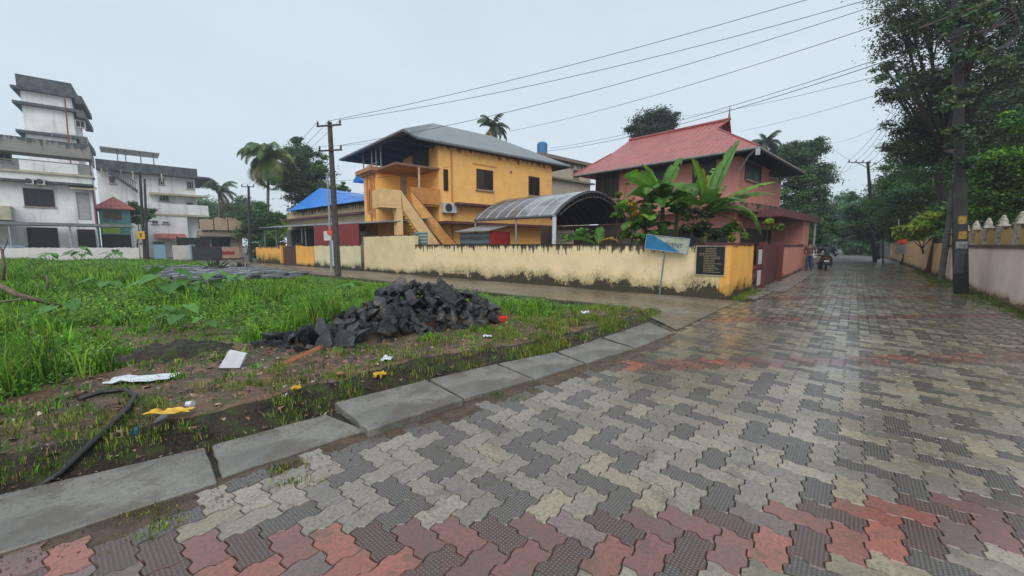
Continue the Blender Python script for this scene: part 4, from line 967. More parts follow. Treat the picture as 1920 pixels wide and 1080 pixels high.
gx0, gx1 = BF.onq(400, 480, -3)[0], BF.onq(450, 480, -3)[0]
pg = thing('picket_gate', BF, 'pale pink picket gate with a red panel at the end of the lane', 'gate')
pk_ = MB(); 
for i in range(16): x = gx0 + (gx1 - gx0) * i / 16; pk_.box(x, x + .12, -3.03, -3, .1, 1.35)
pk_.box(gx0, gx1, -3.0, -2.95, .3, .4).box(gx0, gx1, -3.0, -2.95, 1.1, 1.2)
link('pickets', pk_, M('pale_pink_paint', (.55, .36, .30), .6, .3, 3), pg); mid_ = (gx0 + gx1) / 2; link('red_panel', MB().box(mid_ - .7, mid_ + .7, -3.06, -3.035, .5, .85), M('red_sheet_plain', (.38, .03, .025), .5), pg)
# walls in front of these
_o = R.w(5.2, 50); cwf = Fr((gp(262, 489).x, gp(262, 489).y), 46)
c_ = thing('boundary_wall', cwf, 'low white wall behind the long grass in front of the white house', 'wall')
lw_ = cwf.onq(-120, 470, 0)[0]; hw_ = cwf.onq(130, 464, 0)[1]
link('wall', MB().box(lw_, 0, 0, .2, -.1, hw_), stain('white_low_wall', (.72, .70, .68), hw_, .08, .3), c_)
def gatepost(x, y, w_, h_px, m, label):
    o = gp(x, y); f_ = Fr((o.x, o.y), 44); h = f_.onq(x, h_px, 0)[1]; w2 = w_ / 750 * o.y / 2
    single('gate_post', MB().box(-w2, w2, -.2, .2, -.1, h).box(-w2 - .04, w2 + .04, -.24, .24, h + .002, h + .08), m, f_, label, 'gate post')
PBL = stain('pale_blue_post', (.22, .34, .44), 1.6, .05, .3); PWH = stain('white_post', (.55, .54, .50), 1.6, .1, .4)
gatepost(271, 489, 9, 457, PWH, 'slim white gate post right of the twin poles'); gatepost(301, 490, 16, 455, PBL, 'blue-based white gate post left of the dark garage opening')
gatepost(363, 490, 7, 460, PBL, 'pale blue gate post at the right end of the short white wall')
o_ = gp(345, 490); f_ = Fr((o_.x, o_.y), 44); single('boundary_wall', MB().box(-.75, .6, 0, .2, -.1, 1.5), PWH, f_, 'short white wall with faint grey lettering near the red awning', 'wall')
o_ = gp(320, 489); f_ = Fr((o_.x, o_.y + 3), 44); single('garage_door', MB().box(-1.2, 1.2, 0, .1, 0, 2.3).box(-1.35, -1.21, -.05, .15, 0, 2.4).box(1.21, 1.35, -.05, .15, 0, 2.4), M('shadow_opening', (.02, .018, .018), .5), f_, 'dark garage door under the red awning', 'garage door')
o_ = gp(385, 490); f_ = Fr((o_.x, o_.y + .6), 44); single('fence', MB().box(-1.2, .9, 0, .06, .1, 1.35).box(-1.3, -1.21, -.03, .1, -.1, 1.5).box(.91, 1.0, -.03, .1, -.1, 1.5), M('black_iron', (.035, .035, .04), .5), f_, 'dark iron gate leaf left of the picket gate', 'gate')
# house under the blue tarpaulin
BT = Fr(R.w(15.2, R.onp(688, 420, 15.2)[0]), 49.5); bt = thing('house', BT, 'cream house under a bright blue tarpaulin roof, with a porch sheet along the lane', 'house')
Lq = R.onp(538, 400, 15.2)[0] - R.onp(688, 420, 15.2)[0]; zE = R.onp(620, 389, 15.2)[1]; zP = R.onp(620, 409, 14.9)[1]
link('wall', MB().box(0, 7, 0, Lq, -.1, zE), stain('cream_house_wall', (.52, .42, .26), zE, .7, .02), bt)
link('sunshade', MB().box(-.5, -.002, -.1, Lq + .3, zP + .1, zP + .25), M('maroon_edge', (.12, .04, .05), .6), bt)
ez = R.onp(620, 384, 14.6)[1]
rpk, zpk = R.onp(600, 352, 18.7)
b_l = R.onp(540, 378, 14.6)[0] - R.onp(688, 420, 15.2)[0]
cr = [Vector((-.6, -1.2, ez)), Vector((8, -1.2, ez)), Vector((8, b_l, ez)), Vector((-.6, b_l, ez))]
k2 = Vector((3.5, rpk - R.onp(688, 420, 15.2)[0], zpk)); k1q, k1z = R.onp(683, 368, 18.7); k1 = Vector((3.5, min(k1q - R.onp(688, 420, 15.2)[0], k2.y - 1), k1z))
m_bl = M('blue_tarpaulin', (.012, .16, .62), .4, .35, 1.5, c2=(.02, .25, .75), bump=.6)
tpm = MB(); roof_solid(tpm, [[cr[0], k1, k2, cr[3]], [cr[0], cr[1], k1], [cr[1], cr[2], k2, k1], [cr[2], cr[3], k2]], .04); link('tarpaulin_roof', tpm, m_bl, bt)
link('eave_shadow_board', MB().box(-.3, 0, -.8, b_l - .3, zE, ez - .08), M('roof_shade2', (.04, .03, .035), .6), bt)
link('roof_vent', MB().prism([Vector((1.4, 3.0, zpk - .75)), Vector((1.4, 4.4, zpk - .75)), Vector((1.4, 3.7, zpk - .2))], (1.2, 0, 0)), m_bl, bt)
# sheet roof of the porch along the lane
f0 = R.onp(489, 428, 12.6); f1 = R.onp(755, 415, 12.9)
PR2 = Fr(R.w(12.7, f1[0]), 49.5); pr2 = thing('porch', PR2, 'thin grey porch sheet roof on poles behind the orange and cream lane walls', 'porch')
Lp = f0[0] - f1[0]; zl, zr = f0[1], f1[1]
link('roof', MB().prism([(-.3, 0, zr - .05), (-.3, Lp, zl), (2.4, Lp, zl + .35), (2.4, 0, zr + .3)], (0, 0, .04)), corr('grey_porch_sheet', (.27, .29, .31), 1, .25, .35, depth=.02), pr2)
for xx in (496, 518, 566, 573): bb = R.onp(xx, 440, 12.8)[0] - f1[0]; link('post', MB().tube([(.1, bb, 0), (.1, bb, zl + (zr - zl) * (1 - bb / Lp))], .04, 6), steel, pr2)
link('doorway', MB().box(2.2, 2.45, 4, Lp, 0, zl - .1), M('shadow_brown', (.03, .028, .025), .7), pr2)
link('pale_pillar', MB().box(2.1, 2.2, R.onp(546, 440, 14.8)[0] - f1[0], R.onp(538, 440, 14.8)[0] - f1[0], 0, zl - .15), M('pale_pillar', (.36, .32, .27), .7), pr2)
# parked car behind the white wall
_o = WF.w(-6.2, -3.0); kf = Fr((WF.w(-5, -2.2).x, WF.w(-5, -2.2).y), 44); car = thing('parked_car', kf, 'pale blue car roof showing over the white wall in the carport', 'car')
bd = MB().prism([(-2.0, -.8, .35), (2.0, -.8, .35), (2.05, -.8, .75), (1.3, -.8, .95), (-1.9, -.8, 1.0), (-2.05, -.8, .7)], (0, 1.6, 0))
link('body', bd, M('blue_grey_car', (.25, .33, .40), .25, .1), car, bevel=.05); link('cabin', MB().prism([(-1.6, -.7, 1.0), (1.1, -.7, .98), (.5, -.62, 1.50), (-1.2, -.62, 1.52)], (0, 1.4, 0)), M('blue_grey_car', (.25, .33, .40), .25, .1), car, bevel=.08)
link('windscreen', MB().prism([(1.12, -.6, 1.02), (.56, -.55, 1.46), (.56, .55, 1.46), (1.12, .6, 1.02)], (.02, 0, .01)), GLASS, car)
for sx in (-1.3, 1.3):
    for sy in (-.82, .62): link('wheel', MB().disc((sx, sy, .31), (0, 1, 0), .31, .2), M('tyre', (.02, .02, .02), .8), car)
# ------------------------------------------------------------------ trees, palms, bananas
BARK = M('bark', (.085, .065, .05), .85, .45, 4, bump=.6); BARK2 = M('pale_bark', (.20, .17, .14), .85, .4, 4, bump=.5)
def tree(name, base, blobs, n, leaf, cols, label, cat='tree', group=None, trunk=.18, bark=BARK, wig=.6, trunk_top=None, hollow=.35, mat=LEAF, clump=1.0, droop=0.0):
    """blobs: (x, y, Y, r) in picture pixels and metres; the crown is many small leaves in uneven clumps spread round each centre"""
    B = Vector(base); f_ = Fr((B.x, B.y), 0); T = thing(name, f_, label, cat, group, z=B.z)
    n = int(n * 2.4); C = [(at_y(x, y, Y) - B, r) for x, y, Y, r in blobs]
    tot = sum(r ** 2 for _, r in C); P, N, K = [], [], []
    cols = np.array(cols)
    for c, r in C:
        m = max(6, int(n * r * r / tot)); ncl = max(5, int(11 * clump * r + 4))
        d = rng.normal(size=(ncl, 3)); d /= np.linalg.norm(d, axis=1, keepdims=True)
        cl = np.array(c) + d * (r * rng.uniform(hollow, 1.0, (ncl, 1))) * np.array([1, 1, .8])
        cr = r * rng.uniform(.16, .42, ncl); cb = rng.uniform(.55, 1.3, ncl); ci = rng.integers(0, len(cols), ncl)
        k = rng.integers(0, ncl, m); g_ = rng.normal(size=(m, 3)) * .55
        p = cl[k] + g_ * cr[k][:, None] * np.array([1.15, 1.15, .6])
        p[:, 2] -= droop * (np.abs(g_[:, 0]) + np.abs(g_[:, 1])) * cr[k]
        nn = g_ * .6 + rng.normal(size=(m, 3)) * .5 + np.array([0, -.15, .7])
        P.append(p); N.append(nn); K.append(cols[ci[k]] * (cb[k] * rng.uniform(.75, 1.25, m))[:, None])
    P = np.concatenate(P); N = np.concatenate(N); N /= np.linalg.norm(N, axis=1, keepdims=True); K = np.concatenate(K)
    P[:, 2] = np.maximum(P[:, 2], .08)
    V_ = leaf_quads(P, N, leaf * rng.uniform(.6, 1.3, len(P)), .5)
    link('crown', fast('crown', V_, 4, K, mat), None, T)
    tb_ = MB(); top = trunk_top - B if trunk_top is not None else sum((c for c, r in C), Vector()) / len(C)
    fork = Vector((top.x * .7, top.y * .7, top.z * .55)); rr_ = random.Random(int(abs(B.x * 100)) + n)
    pts = [Vector((0, 0, -.2))] + [fork * (i / 5) + Vector((rr_.uniform(-1, 1), rr_.uniform(-1, 1), 0)) * trunk * wig * (i < 5) for i in range(1, 6)]
    tb_.tube(pts, [trunk * 1.25, trunk * 1.05, trunk, trunk * .9, trunk * .8, trunk * .7], 9)
    for c, r in C:
        q = fork.lerp(c, .5) + Vector((rr_.uniform(-.3, .3), rr_.uniform(-.3, .3), rr_.uniform(0, .4))) * r * .5
        tb_.tube([fork, q, c], [trunk * .5, trunk * .3, trunk * .1], 6)
        for j in range(3):
            d = Vector((rr_.uniform(-1, 1), rr_.uniform(-1, 1), rr_.uniform(-.3, 1))) * r * .75; tb_.tube([q.lerp(c, .5), c + d * .6, c + d], [trunk * .16, trunk * .09, trunk * .03], 4)
    link('trunk', tb_.mesh('trunk', True), bark, T); return T
G_DK = [(0.044, 0.098, 0.031), (0.061, 0.134, 0.035), (0.079, 0.172, 0.039), (0.040, 0.084, 0.035)]
G_MD = [(0.083, 0.190, 0.035), (0.114, 0.246, 0.044), (0.066, 0.157, 0.039)]
G_BR = [(0.130, 0.273, 0.023), (0.182, 0.338, 0.026), (0.098, 0.221, 0.023), (0.072, 0.156, 0.026)]
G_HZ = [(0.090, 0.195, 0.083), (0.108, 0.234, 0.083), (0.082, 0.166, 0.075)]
def gb(x, Y): p = at_y(x, 460, Y); p.z = 0; return p
# right side of the road
tree('tree', gb(1765, 26), [(1700, 20, 20, 1.6), (1745, 60, 21, 1.9), (1790, 30, 21, 1.9), (1830, 90, 20, 1.6), (1700, 125, 21, 1.1), (1755, 145, 21, 1.3), (1800, 150, 21, 1.7), (1850, 5, 20, 1.6), (1915, 10, 19, 1.2), (1925, 105, 19, 1.5), (1880, 130, 19, 1.1), (1935, 180, 18, 1.5), (1960, 60, 19, 2), (1812, 110, 11.9, .55), (1795, 180, 11.9, .5), (1825, 35, 11.8, .6), (1800, 250, 12, .42), (1822, 300, 12, .38), (1720, -50, 21, 2.0), (1800, -60, 21, 2.4), (1890, -60, 20, 2.4), (1690, 60, 21, 1.0)],
     26000, .075, [(.055, .11, .05), (.07, .14, .055), (.11, .18, .055), (.045, .09, .045)], 'huge dark feathery tree over the right-hand wall, reaching out of the top of the picture', trunk=.26, trunk_top=at_y(1790, 60, 22), clump=1.6, hollow=.2)
tree('tree', gb(1850, 24), [(1735, 200, 24, 1.9), (1780, 230, 24, 2.2), (1845, 215, 24, 2.0), (1900, 180, 24, 1.9), (1720, 265, 25, 1.6), (1790, 300, 24, 2.4), (1860, 290, 23, 2.2), (1910, 260, 23, 2.0), (1680, 175, 25, .9), (1660, 130, 25, .7)],
     24000, .085, G_DK, 'dark dense tree in the middle of the right-hand group, below the feathery one', trunk=.28, clump=1.4)
tree('tree', gb(1700, 33), [(1712, 285, 33, 1.7), (1700, 325, 33, 2.0), (1670, 360, 39, 2.0), (1725, 340, 32, 2.4), (1760, 370, 30, 2.6), (1695, 385, 34, 2.2), (1665, 400, 39, 1.8), (1725, 415, 32, 2.2), (1780, 410, 29, 2.0), (1690, 430, 34, 1.6)],
     22000, .11, G_MD, 'mid-green bushy tree above the ochre wall, left of the big dark trees', trunk=.25)
tree('bush', gb(1905, 15), [(1900, 295, 15, 1.1), (1870, 335, 15, 1.0), (1915, 365, 15, 1.1), (1875, 390, 15.5, 1.0), (1840, 365, 16, .8), (1915, 235, 15, .8), (1845, 320, 16.5, .7), (1890, 420, 15.5, .8), (1940, 300, 15, 1.2)],
     15000, .06, G_BR + G_MD + [(.05, .10, .02)], 'bright green leafy bush at the right edge behind the carved parapet', 'bush', trunk=.1, clump=1.8)
tree('bush', gb(1820, 19), [(1830, 400, 19, 1.1), (1790, 425, 19, .7), (1860, 430, 18.5, .8), (1900, 425, 18, .9)], 7000, .09, G_MD, 'dark green hedge-like bush just behind the carved parapet', 'bush', trunk=.1)
tree('bush', gb(1742, 27), [(1745, 425, 20.5, .75), (1712, 434, 21.5, .6), (1765, 412, 20, .5), (1690, 440, 23, .4)], 3600, .11, [(.34, .46, .03), (.40, .52, .05), (.2, .34, .03)], 'lime-green broad-leaved bush leaning over the ochre wall', 'bush', trunk=.06)
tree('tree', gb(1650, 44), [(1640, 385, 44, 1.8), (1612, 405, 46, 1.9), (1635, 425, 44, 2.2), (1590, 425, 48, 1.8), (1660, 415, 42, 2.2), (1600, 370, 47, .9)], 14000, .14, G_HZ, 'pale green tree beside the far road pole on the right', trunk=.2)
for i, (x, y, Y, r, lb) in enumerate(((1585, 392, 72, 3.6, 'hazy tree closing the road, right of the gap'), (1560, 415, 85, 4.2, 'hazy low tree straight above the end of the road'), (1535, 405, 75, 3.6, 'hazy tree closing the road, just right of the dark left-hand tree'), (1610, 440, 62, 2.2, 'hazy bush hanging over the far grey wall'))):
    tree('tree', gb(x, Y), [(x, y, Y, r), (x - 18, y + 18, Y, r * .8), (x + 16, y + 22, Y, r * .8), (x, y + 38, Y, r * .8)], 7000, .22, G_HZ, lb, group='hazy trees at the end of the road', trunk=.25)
# left side of the road, behind the pink house
tree('tree', gb(1512, 44), [(1528, 275, 44, 1.6), (1505, 300, 44, 2.2), (1525, 330, 43, 2.0), (1500, 350, 43, 2.4), (1530, 375, 43, 1.6), (1505, 395, 42, 2.2), (1490, 290, 45, 1.8), (1530, 410, 42, 1.6)], 17000, .12, G_DK, 'tall dark tree behind the pink house, left of the road', trunk=.25)
tree('bush', gb(1520, 36), [(1518, 425, 36, 1.5), (1500, 440, 34, 1.1), (1535, 440, 38, 1.3), (1545, 425, 44, 1.4)], 7000, .11, G_MD, 'leafy bush over the dark wall behind the scooter', 'bush', trunk=.08)
tree('tree', gb(1225, 52), [(1225, 232, 52, 2.3), (1245, 225, 52, 1.7), (1200, 248, 52, 1.7), (1240, 252, 52, 1.9)], 9000, .15, [(.05, .085, .045), (.04, .07, .04), (.065, .10, .05)], 'round dark tree rising behind the red ribbed roof', trunk=.3)
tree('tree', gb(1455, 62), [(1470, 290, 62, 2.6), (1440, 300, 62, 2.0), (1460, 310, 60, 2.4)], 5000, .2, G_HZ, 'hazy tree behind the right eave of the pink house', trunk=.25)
# left side
tree('tree', gb(565, 50), [(575, 300, 50, 2.2), (590, 330, 50, 2.3), (560, 330, 50, 2.4), (600, 355, 49, 1.8), (560, 365, 50, 2.4), (545, 285, 51, 1.0), (560, 263, 51, .8), (640, 352, 50, .9)], 14000, .15, G_DK + [(.045, .085, .02)], 'dark rounded tree behind the blue tarpaulin roof', trunk=.25)
tree('tree', gb(490, 44), [(480, 400, 44, 1.9), (500, 425, 43, 2.2), (475, 440, 43, 1.8), (520, 415, 44, 1.8), (510, 450, 41, 1.4), (490, 470, 41, 1.2)], 10000, .13, G_DK, 'dark bushy tree beside the twin-armed pole at the lane end', trunk=.15)
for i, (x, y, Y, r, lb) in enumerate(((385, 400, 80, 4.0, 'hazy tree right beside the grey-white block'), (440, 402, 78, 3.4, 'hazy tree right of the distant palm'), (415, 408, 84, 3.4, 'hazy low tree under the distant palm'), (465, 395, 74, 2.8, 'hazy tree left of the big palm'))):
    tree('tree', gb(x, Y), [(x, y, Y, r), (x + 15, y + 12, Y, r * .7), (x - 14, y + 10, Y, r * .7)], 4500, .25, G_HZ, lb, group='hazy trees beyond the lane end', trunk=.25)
tree('tree', gb(252, 49), [(250, 395, 49, 1.2), (258, 410, 49, 1.0), (275, 400, 50, .9)], 2600, .16, G_MD, 'small yellow-green tree beside the twin poles at the teal house', trunk=.08)
tree('tree', gb(230, 48.5), [(219, 385, 48.5, .3)], 60, .12, G_DK, 'bare crooked trunk in front of the teal house', trunk=.12, trunk_top=at_y(214, 330, 48.5))
# palms
def palm(base, top, nf, L, label, group, cols=((.07, .12, .02), (.10, .16, .03), (.05, .09, .02)), leaflets=26, droopy=1.0, w_=.05, lean=0):
    B = Vector(base); f_ = Fr((B.x, B.y), 0); T = thing('palm_tree', f_, label, 'palm', group); tp = Vector(top) - B; rr_ = random.Random(int(B.x * 31))
    pts = [Vector((0, 0, -.2)), tp * .33 + Vector((lean * .3, 0, 0)), tp * .66 + Vector((lean * .2, 0, 0)), tp]; link('trunk', MB().tube(pts, [.24, .17, .15, .13], 8).mesh('trunk', True), BARK2, T)
    VV_, KK = [], []
    st_ = MB()
    for i in range(nf):
        az = 2 * pi * (i * .618 % 1) + rr_.uniform(-.25, .25); el = rr_.uniform(-.6, 1.3) if i % 3 else rr_.uniform(.5, 1.35); l_ = L * rr_.uniform(.8, 1.1)
        d = Vector((cos(az), sin(az), 0)); p = tp.copy(); pts = [p.copy()]; e = el; n_ = leaflets; side = Vector((-sin(az), cos(az), 0))
        col_ = Vector(cols[rr_.randrange(len(cols))]) * rr_.uniform(.7, 1.2)
        if el < -.1 and rr_.random() < .5: col_ = Vector((.20, .15, .05))
        for j in range(n_):
            s_ = l_ / n_; e -= (1.7 * droopy / n_) * (.5 + j / n_ * 1.3); q = p + (d * cos(e) + Vector((0, 0, sin(e)))) * s_
            t_ = (q - p).normalized(); up = t_.cross(side)
            ll = l_ * .24 * sin(pi * min(1, (j + 2) / (n_ + 2)) ** .8) + .1
            for sg_ in (-1, 1):
                for hh in (0, .5):
                    o_ = p.lerp(q, hh); tip = o_ + (side * sg_ * .75 + t_ * .45 + Vector((0, 0, -.45 - .3 * rr_.random()))) * ll * rr_.uniform(.75, 1.1)
                    ww = t_ * w_; VV_ += [o_ - ww * .5, o_ + ww * .5, o_.lerp(tip, .6) + ww * .6, tip]; KK.append(tuple(col_ * rr_.uniform(.75, 1.25)))
            p = q; pts.append(p.copy())
        st_.tube(pts[::4] + [pts[-1]], [.035 - .004 * k_ for k_ in range(len(pts[::4]) + 1)] if len(pts[::4]) < 7 else .02, 4)
    link('crown', fast('crown', [tuple(v) for v in VV_], 4, KK, LEAF), None, T); link('frond_ribs', st_, M('frond_rib', (.12, .13, .04), .6), T)
    link('coconuts', MB().ball(tp + Vector((.2, -.2, -.25)), .16, 6).ball(tp + Vector((-.2, -.2, -.3)), .15, 6).ball(tp + Vector((0, -.25, -.35)), .16, 6), M('coconut', (.16, .13, .03), .5), T)
    return T
palm(gb(500, 46), at_y(503, 298, 46), 36, 4.1, 'big coconut palm with drooping fronds left of the blue tarpaulin roof', 'palms', leaflets=34, w_=.07, droopy=1.35, cols=((.13, .20, .05), (.18, .26, .06), (.09, .15, .04)))
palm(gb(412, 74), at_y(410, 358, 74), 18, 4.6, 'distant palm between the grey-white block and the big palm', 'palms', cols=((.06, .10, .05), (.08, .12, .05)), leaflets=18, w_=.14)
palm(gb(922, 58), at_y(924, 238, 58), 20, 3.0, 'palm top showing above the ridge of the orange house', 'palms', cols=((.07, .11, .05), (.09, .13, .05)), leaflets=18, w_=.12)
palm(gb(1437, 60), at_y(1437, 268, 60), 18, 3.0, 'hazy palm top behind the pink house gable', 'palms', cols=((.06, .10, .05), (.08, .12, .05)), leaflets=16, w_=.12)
# banana plants
def banana_leaf(base, az, el, L, wd, col_, name, T, bend=1.2, torn=.0, seed=0, roll=0):
    rr_ = random.Random(seed); d = Vector((cos(az), sin(az), 0)); side = Vector((-sin(az), cos(az), 0)); side = side * cos(roll) + Vector((0, 0, sin(roll)))
    p = Vector(base); e = el; n_ = 16; V_, K_ = [], []; rib = [p.copy()]; prev = None
    for j in range(n_ + 1):
        u_ = j / n_; t_ = d * cos(e) + Vector((0, 0, sin(e))); up = t_.cross(side).normalized(); 
        if up.z < 0: up = -up
        w2 = wd * max(0, (sin(pi * min(1, max(0, (u_ - .10) / .9)) ** .75))) ** .6 if u_ > .1 else .0
        w2 = max(w2, .012)
        cur = (p.copy(), [p + side * w2 * .55 + up * w2 * .24, p + side * w2 + up * w2 * .12], [p - side * w2 * .55 + up * w2 * .24, p - side * w2 + up * w2 * .12])
        if prev:
            for S in (1, 2):
                if rr_.random() < torn: cur_s = [x - Vector((0, 0, .10 * wd)) for x in cur[S]]
                else: cur_s = cur[S]
                V_ += [prev[0], cur[0], cur_s[0], prev[S][0]]; K_.append(tuple(col_ * rr_.uniform(.8, 1.2)))
                tk = rr_.random()
                if tk < .12: continue
                edge = Vector((.24, .17, .05)) if tk > .93 else col_
                inn = prev[S][1] if tk < .75 else prev[S][1].lerp(prev[S][0], .35) - Vector((0, 0, .05))
                V_ += [prev[S][0], cur_s[0], cur_s[1], inn]; K_.append(tuple(edge * rr_.uniform(.75, 1.15)))
        prev = cur; e -= bend / n_ * (.4 + 1.2 * u_); p = p + t_ * (L / n_); rib.append(p.copy())
    lf = link(name, fast(name, [tuple(v) for v in V_], 4, K_, BANANA), None, T)
    link('midrib', MB().tube(rib[::4] + [rib[-2]], .014 * (L / 1.6) ** .5, 5, r1=.005), M('midrib', (.22, .32, .09), .5), lf)
def banana(fr, label, stems, cols, seed=1, group='banana plants behind the yellow wall'):
    T = thing('banana_plant', fr, label, 'banana plant', group); rr_ = random.Random(seed)
    for (x, y, h, r_, leaves) in stems:
        link('stem', MB().tube([(x, y, -.1), (x, y, h * .5), (x + .02, y, h)], [r_, r_ * .85, r_ * .55], 10).mesh('stem', True), M('banana_stem', (.13, .14, .05), .6, .45, 5, c2=(.10, .06, .03)), T)
        for (az, el, L, wd, bend, ci, roll) in leaves:
            banana_leaf((x, y, h - .05), radians(az), radians(el), L, wd, Vector(cols[ci]) * rr_.uniform(.85, 1.15), 'leaf', T, bend, .12, rr_.randrange(9999), radians(roll))
BC = [(.10, .24, .035), (.15, .33, .035), (.07, .17, .03), (.45, .27, .03), (.20, .38, .06), (.22, .13, .06)]
c_ = R.w(14.5, 3.9); BFR = Fr((c_.x, c_.y), 0)
# leaf directions: 0 = right, 90 = away, 180 = left
banana(BFR, 'tallest banana plant with upright split leaves above the yellow wall', [
    (0, 0, 2.6, .14, [(10, 72, 2.7, .30, .35, 0, 45), (40, 66, 2.2, .34, .4, 4, 25), (178, 80, 1.9, .32, .3, 1, 50), (-14, 36, 2.3, .26, .55, 4, 15), (-4, 30, 2.3, .26, .7, 0, 20), (-12, 14, 2.1, .30, 1.8, 0, 10), (-26, 24, 1.9, .34, 2.1, 4, 0), (150, 45, 1.7, .38, 1.0, 1, 30), (60, 60, 1.9, .36, .8, 2, 40), (200, 35, 1.6, .36, 1.3, 0, 20), (-60, 40, 1.5, .34, 1.6, 2, 0), (182, 88, 1.5, .2, .2, 3, 50), (-95, 55, 1.6, .36, 1.5, 0, 10), (-130, 30, 1.4, .32, 1.9, 5, 0), (-40, -5, 1.5, .25, 1.2, 5, 0)]),
    (.5, .3, 1.6, .1, [(0, 60, 1.2, .26, 1.0, 2, 20), (-70, 50, 1.2, .28, 1.6, 0, 0), (150, 60, 1.2, .28, 1.1, 2, 10)])], BC, 3)
c_ = R.w(14.4, 5.3); banana(Fr((c_.x, c_.y), 0), 'banana clump with broad drooping leaves left of the tallest one', [
    (0, 0, 3.0, .12, [(175, 62, 1.8, .42, 1.3, 1, 40), (140, 75, 1.7, .38, .7, 1, 30), (10, 78, 1.8, .38, .6, 0, 40), (200, 40, 1.8, .44, 1.9, 0, 20), (-30, 45, 1.7, .42, 1.6, 2, 20), (230, 45, 1.7, .42, 1.9, 0, 10), (90, 60, 1.8, .36, 1.0, 2, 40), (20, 25, 1.6, .38, 1.7, 1, 10), (-90, 50, 1.7, .40, 1.9, 0, 0), (-110, 20, 1.5, .36, 1.5, 2, 0), (165, 15, 1.5, .36, 1.5, 5, 0)]),
    (.6, .25, 2.6, .11, [(160, 70, 1.8, .38, .9, 1, 40), (0, 65, 1.7, .38, 1.1, 0, 40), (250, 40, 1.6, .40, 1.7, 2, 10), (-50, 35, 1.6, .38, 1.9, 0, 0), (-95, 60, 1.5, .36, 1.4, 1, 0)]),
    (-.55, .1, 2.1, .1, [(170, 60, 1.5, .36, 1.2, 0, 20), (60, 70, 1.4, .34, .8, 1, 30), (-100, 45, 1.5, .36, 1.7, 1, 0), (-30, 30, 1.3, .34, 1.5, 2, 0), (215, 30, 1.3, .34, 1.6, 0, 0)])], BC, 5)
c_ = R.w(13.6, 7.7); banana(Fr((c_.x, c_.y), 0), 'small banana shoot sending one long yellow-green leaf toward the carport', [
    (.3, 0, 1.55, .08, [(185, 28, 1.5, .17, 1.2, 1, 20), (60, 70, .9, .22, .8, 0, 30), (-40, 40, .9, .24, 1.5, 3, 10)])], BC, 8)
c_ = R.w(16.6, 39.5); banana(Fr(at_y(540, 460, 38)[:2], 0), 'banana plant with tattered leaves behind the orange lane wall', [
    (0, 0, 2.6, .12, [(180, 50, 2.2, .3, 1.3, 0, 20), (150, 70, 2.0, .3, .8, 1, 30), (10, 60, 2.1, .3, 1.0, 0, 30), (-20, 30, 2.0, .3, 1.6, 3, 0), (220, 25, 2.0, .3, 1.6, 0, 0), (80, 75, 2, .3, .6, 1, 40), (-160, 5, 1.8, .26, 1.2, 5, 0)]), (-1.3, .4, 1.9, .1, [(170, 60, 1.7, .28, 1.2, 0, 20), (20, 55, 1.7, .28, 1.2, 1, 20), (240, 40, 1.5, .28, 1.5, 0, 10)])], BC, 9, group=None)
# shrubs and crotons behind the yellow wall
def shrub(a, b, blobs, n, leaf, cols, label, name='shrub'):
    w__ = R.w(a, b); tree(name, w__, [(x, y, w__.y, r) for x, y, r in blobs], n, leaf, cols, label, 'shrub', trunk=.03, hollow=.1)
YG = [(.16, .30, .02), (.22, .36, .03), (.10, .2, .02)]; YO = [(.62, .34, .02), (.6, .25, .02), (.45, .35, .03)]
shrub(13.3, 7.4, [(1168, 380, .3), (1160, 400, .28), (1185, 420, .3), (1172, 435, .3), (1160, 365, .18), (1176, 345, .12)], 1300, .055, YG, 'tall light-green shrub at the right end of the carport')
shrub(13.2, 6.6, [(1188, 388, .22), (1192, 400, .2), (1184, 376, .12), (1225, 405, .12), (1222, 420, .1)], 700, .05, YO, 'yellow and orange croton with bright leaves', 'croton_shrub')
shrub(13.2, 6.0, [(1215, 380, .3), (1205, 420, .35), (1225, 440, .3), (1200, 445, .3), (1240, 425, .3)], 1800, .06, G_MD, 'dark green shrub under the banana leaves above the blue sign')
shrub(13.2, 4.3, [(1300, 400, .32), (1310, 430, .35), (1285, 430, .35), (1325, 425, .3), (1345, 440, .25), (1330, 405, .2)], 2600, .05, [(.05, .06, .025), (.03, .04, .02), (.09, .10, .03), (.06, .09, .02)], 'dense dark dry-leaved shrub between the banana stems and the plaque')
shrub(14.6, 3.1, [(1380, 428, .25), (1370, 445, .22), (1395, 440, .18)], 700, .05, YG, 'small light-green shrub over the maroon-capped wall end')
shrub(13.6, 8.9, [(1075, 440, .22), (1090, 435, .25), (1062, 445, .2), (1105, 440, .22)], 800, .06, G_MD, 'dark potted shrub under the right side of the carport')
shrub(17.5, 2.9, [(1440, 418, .2), (1455, 425, .2)], 400, .05, YG, 'light-green shrub by the maroon gate')
# ------------------------------------------------------------------ rocks and rubble
t = NT('wet_black_stone'); oi = t.n('ShaderNodeObjectInfo').outputs['Random']; a = t.noise(4, 6, rough=.7); f = t.noise(22, 6, rough=.75)
c = t.mix(t.step(oi, .55, 1.0), (.013, .014, .016), (.050, .052, .056)); c = t.mix(t.math('MULTIPLY', t.step(a, .48, .62), .75), c, (.068, .07, .073)); c = t.mix(t.math('MULTIPLY', t.step(f, .55, .7), .5), c, (.012, .012, .012)); c = t.mix(t.math('MULTIPLY', t.step(t.noise(2.5, 4), .58, .66), .5), c, (.16, .11, .07))
t.bump(t.math('ADD', a, f), .9, .03); ROCKM = t.fin(c, t.math('MULTIPLY_ADD', a, .36, .06), .5)
ROCKG = M('grey_stone', (.13, .13, .125), .45, .4, 4, bump=.5); ROCKR = M('laterite', (.42, .17, .08), .7, .35, 8, bump=.5)
rk = random.Random(77)
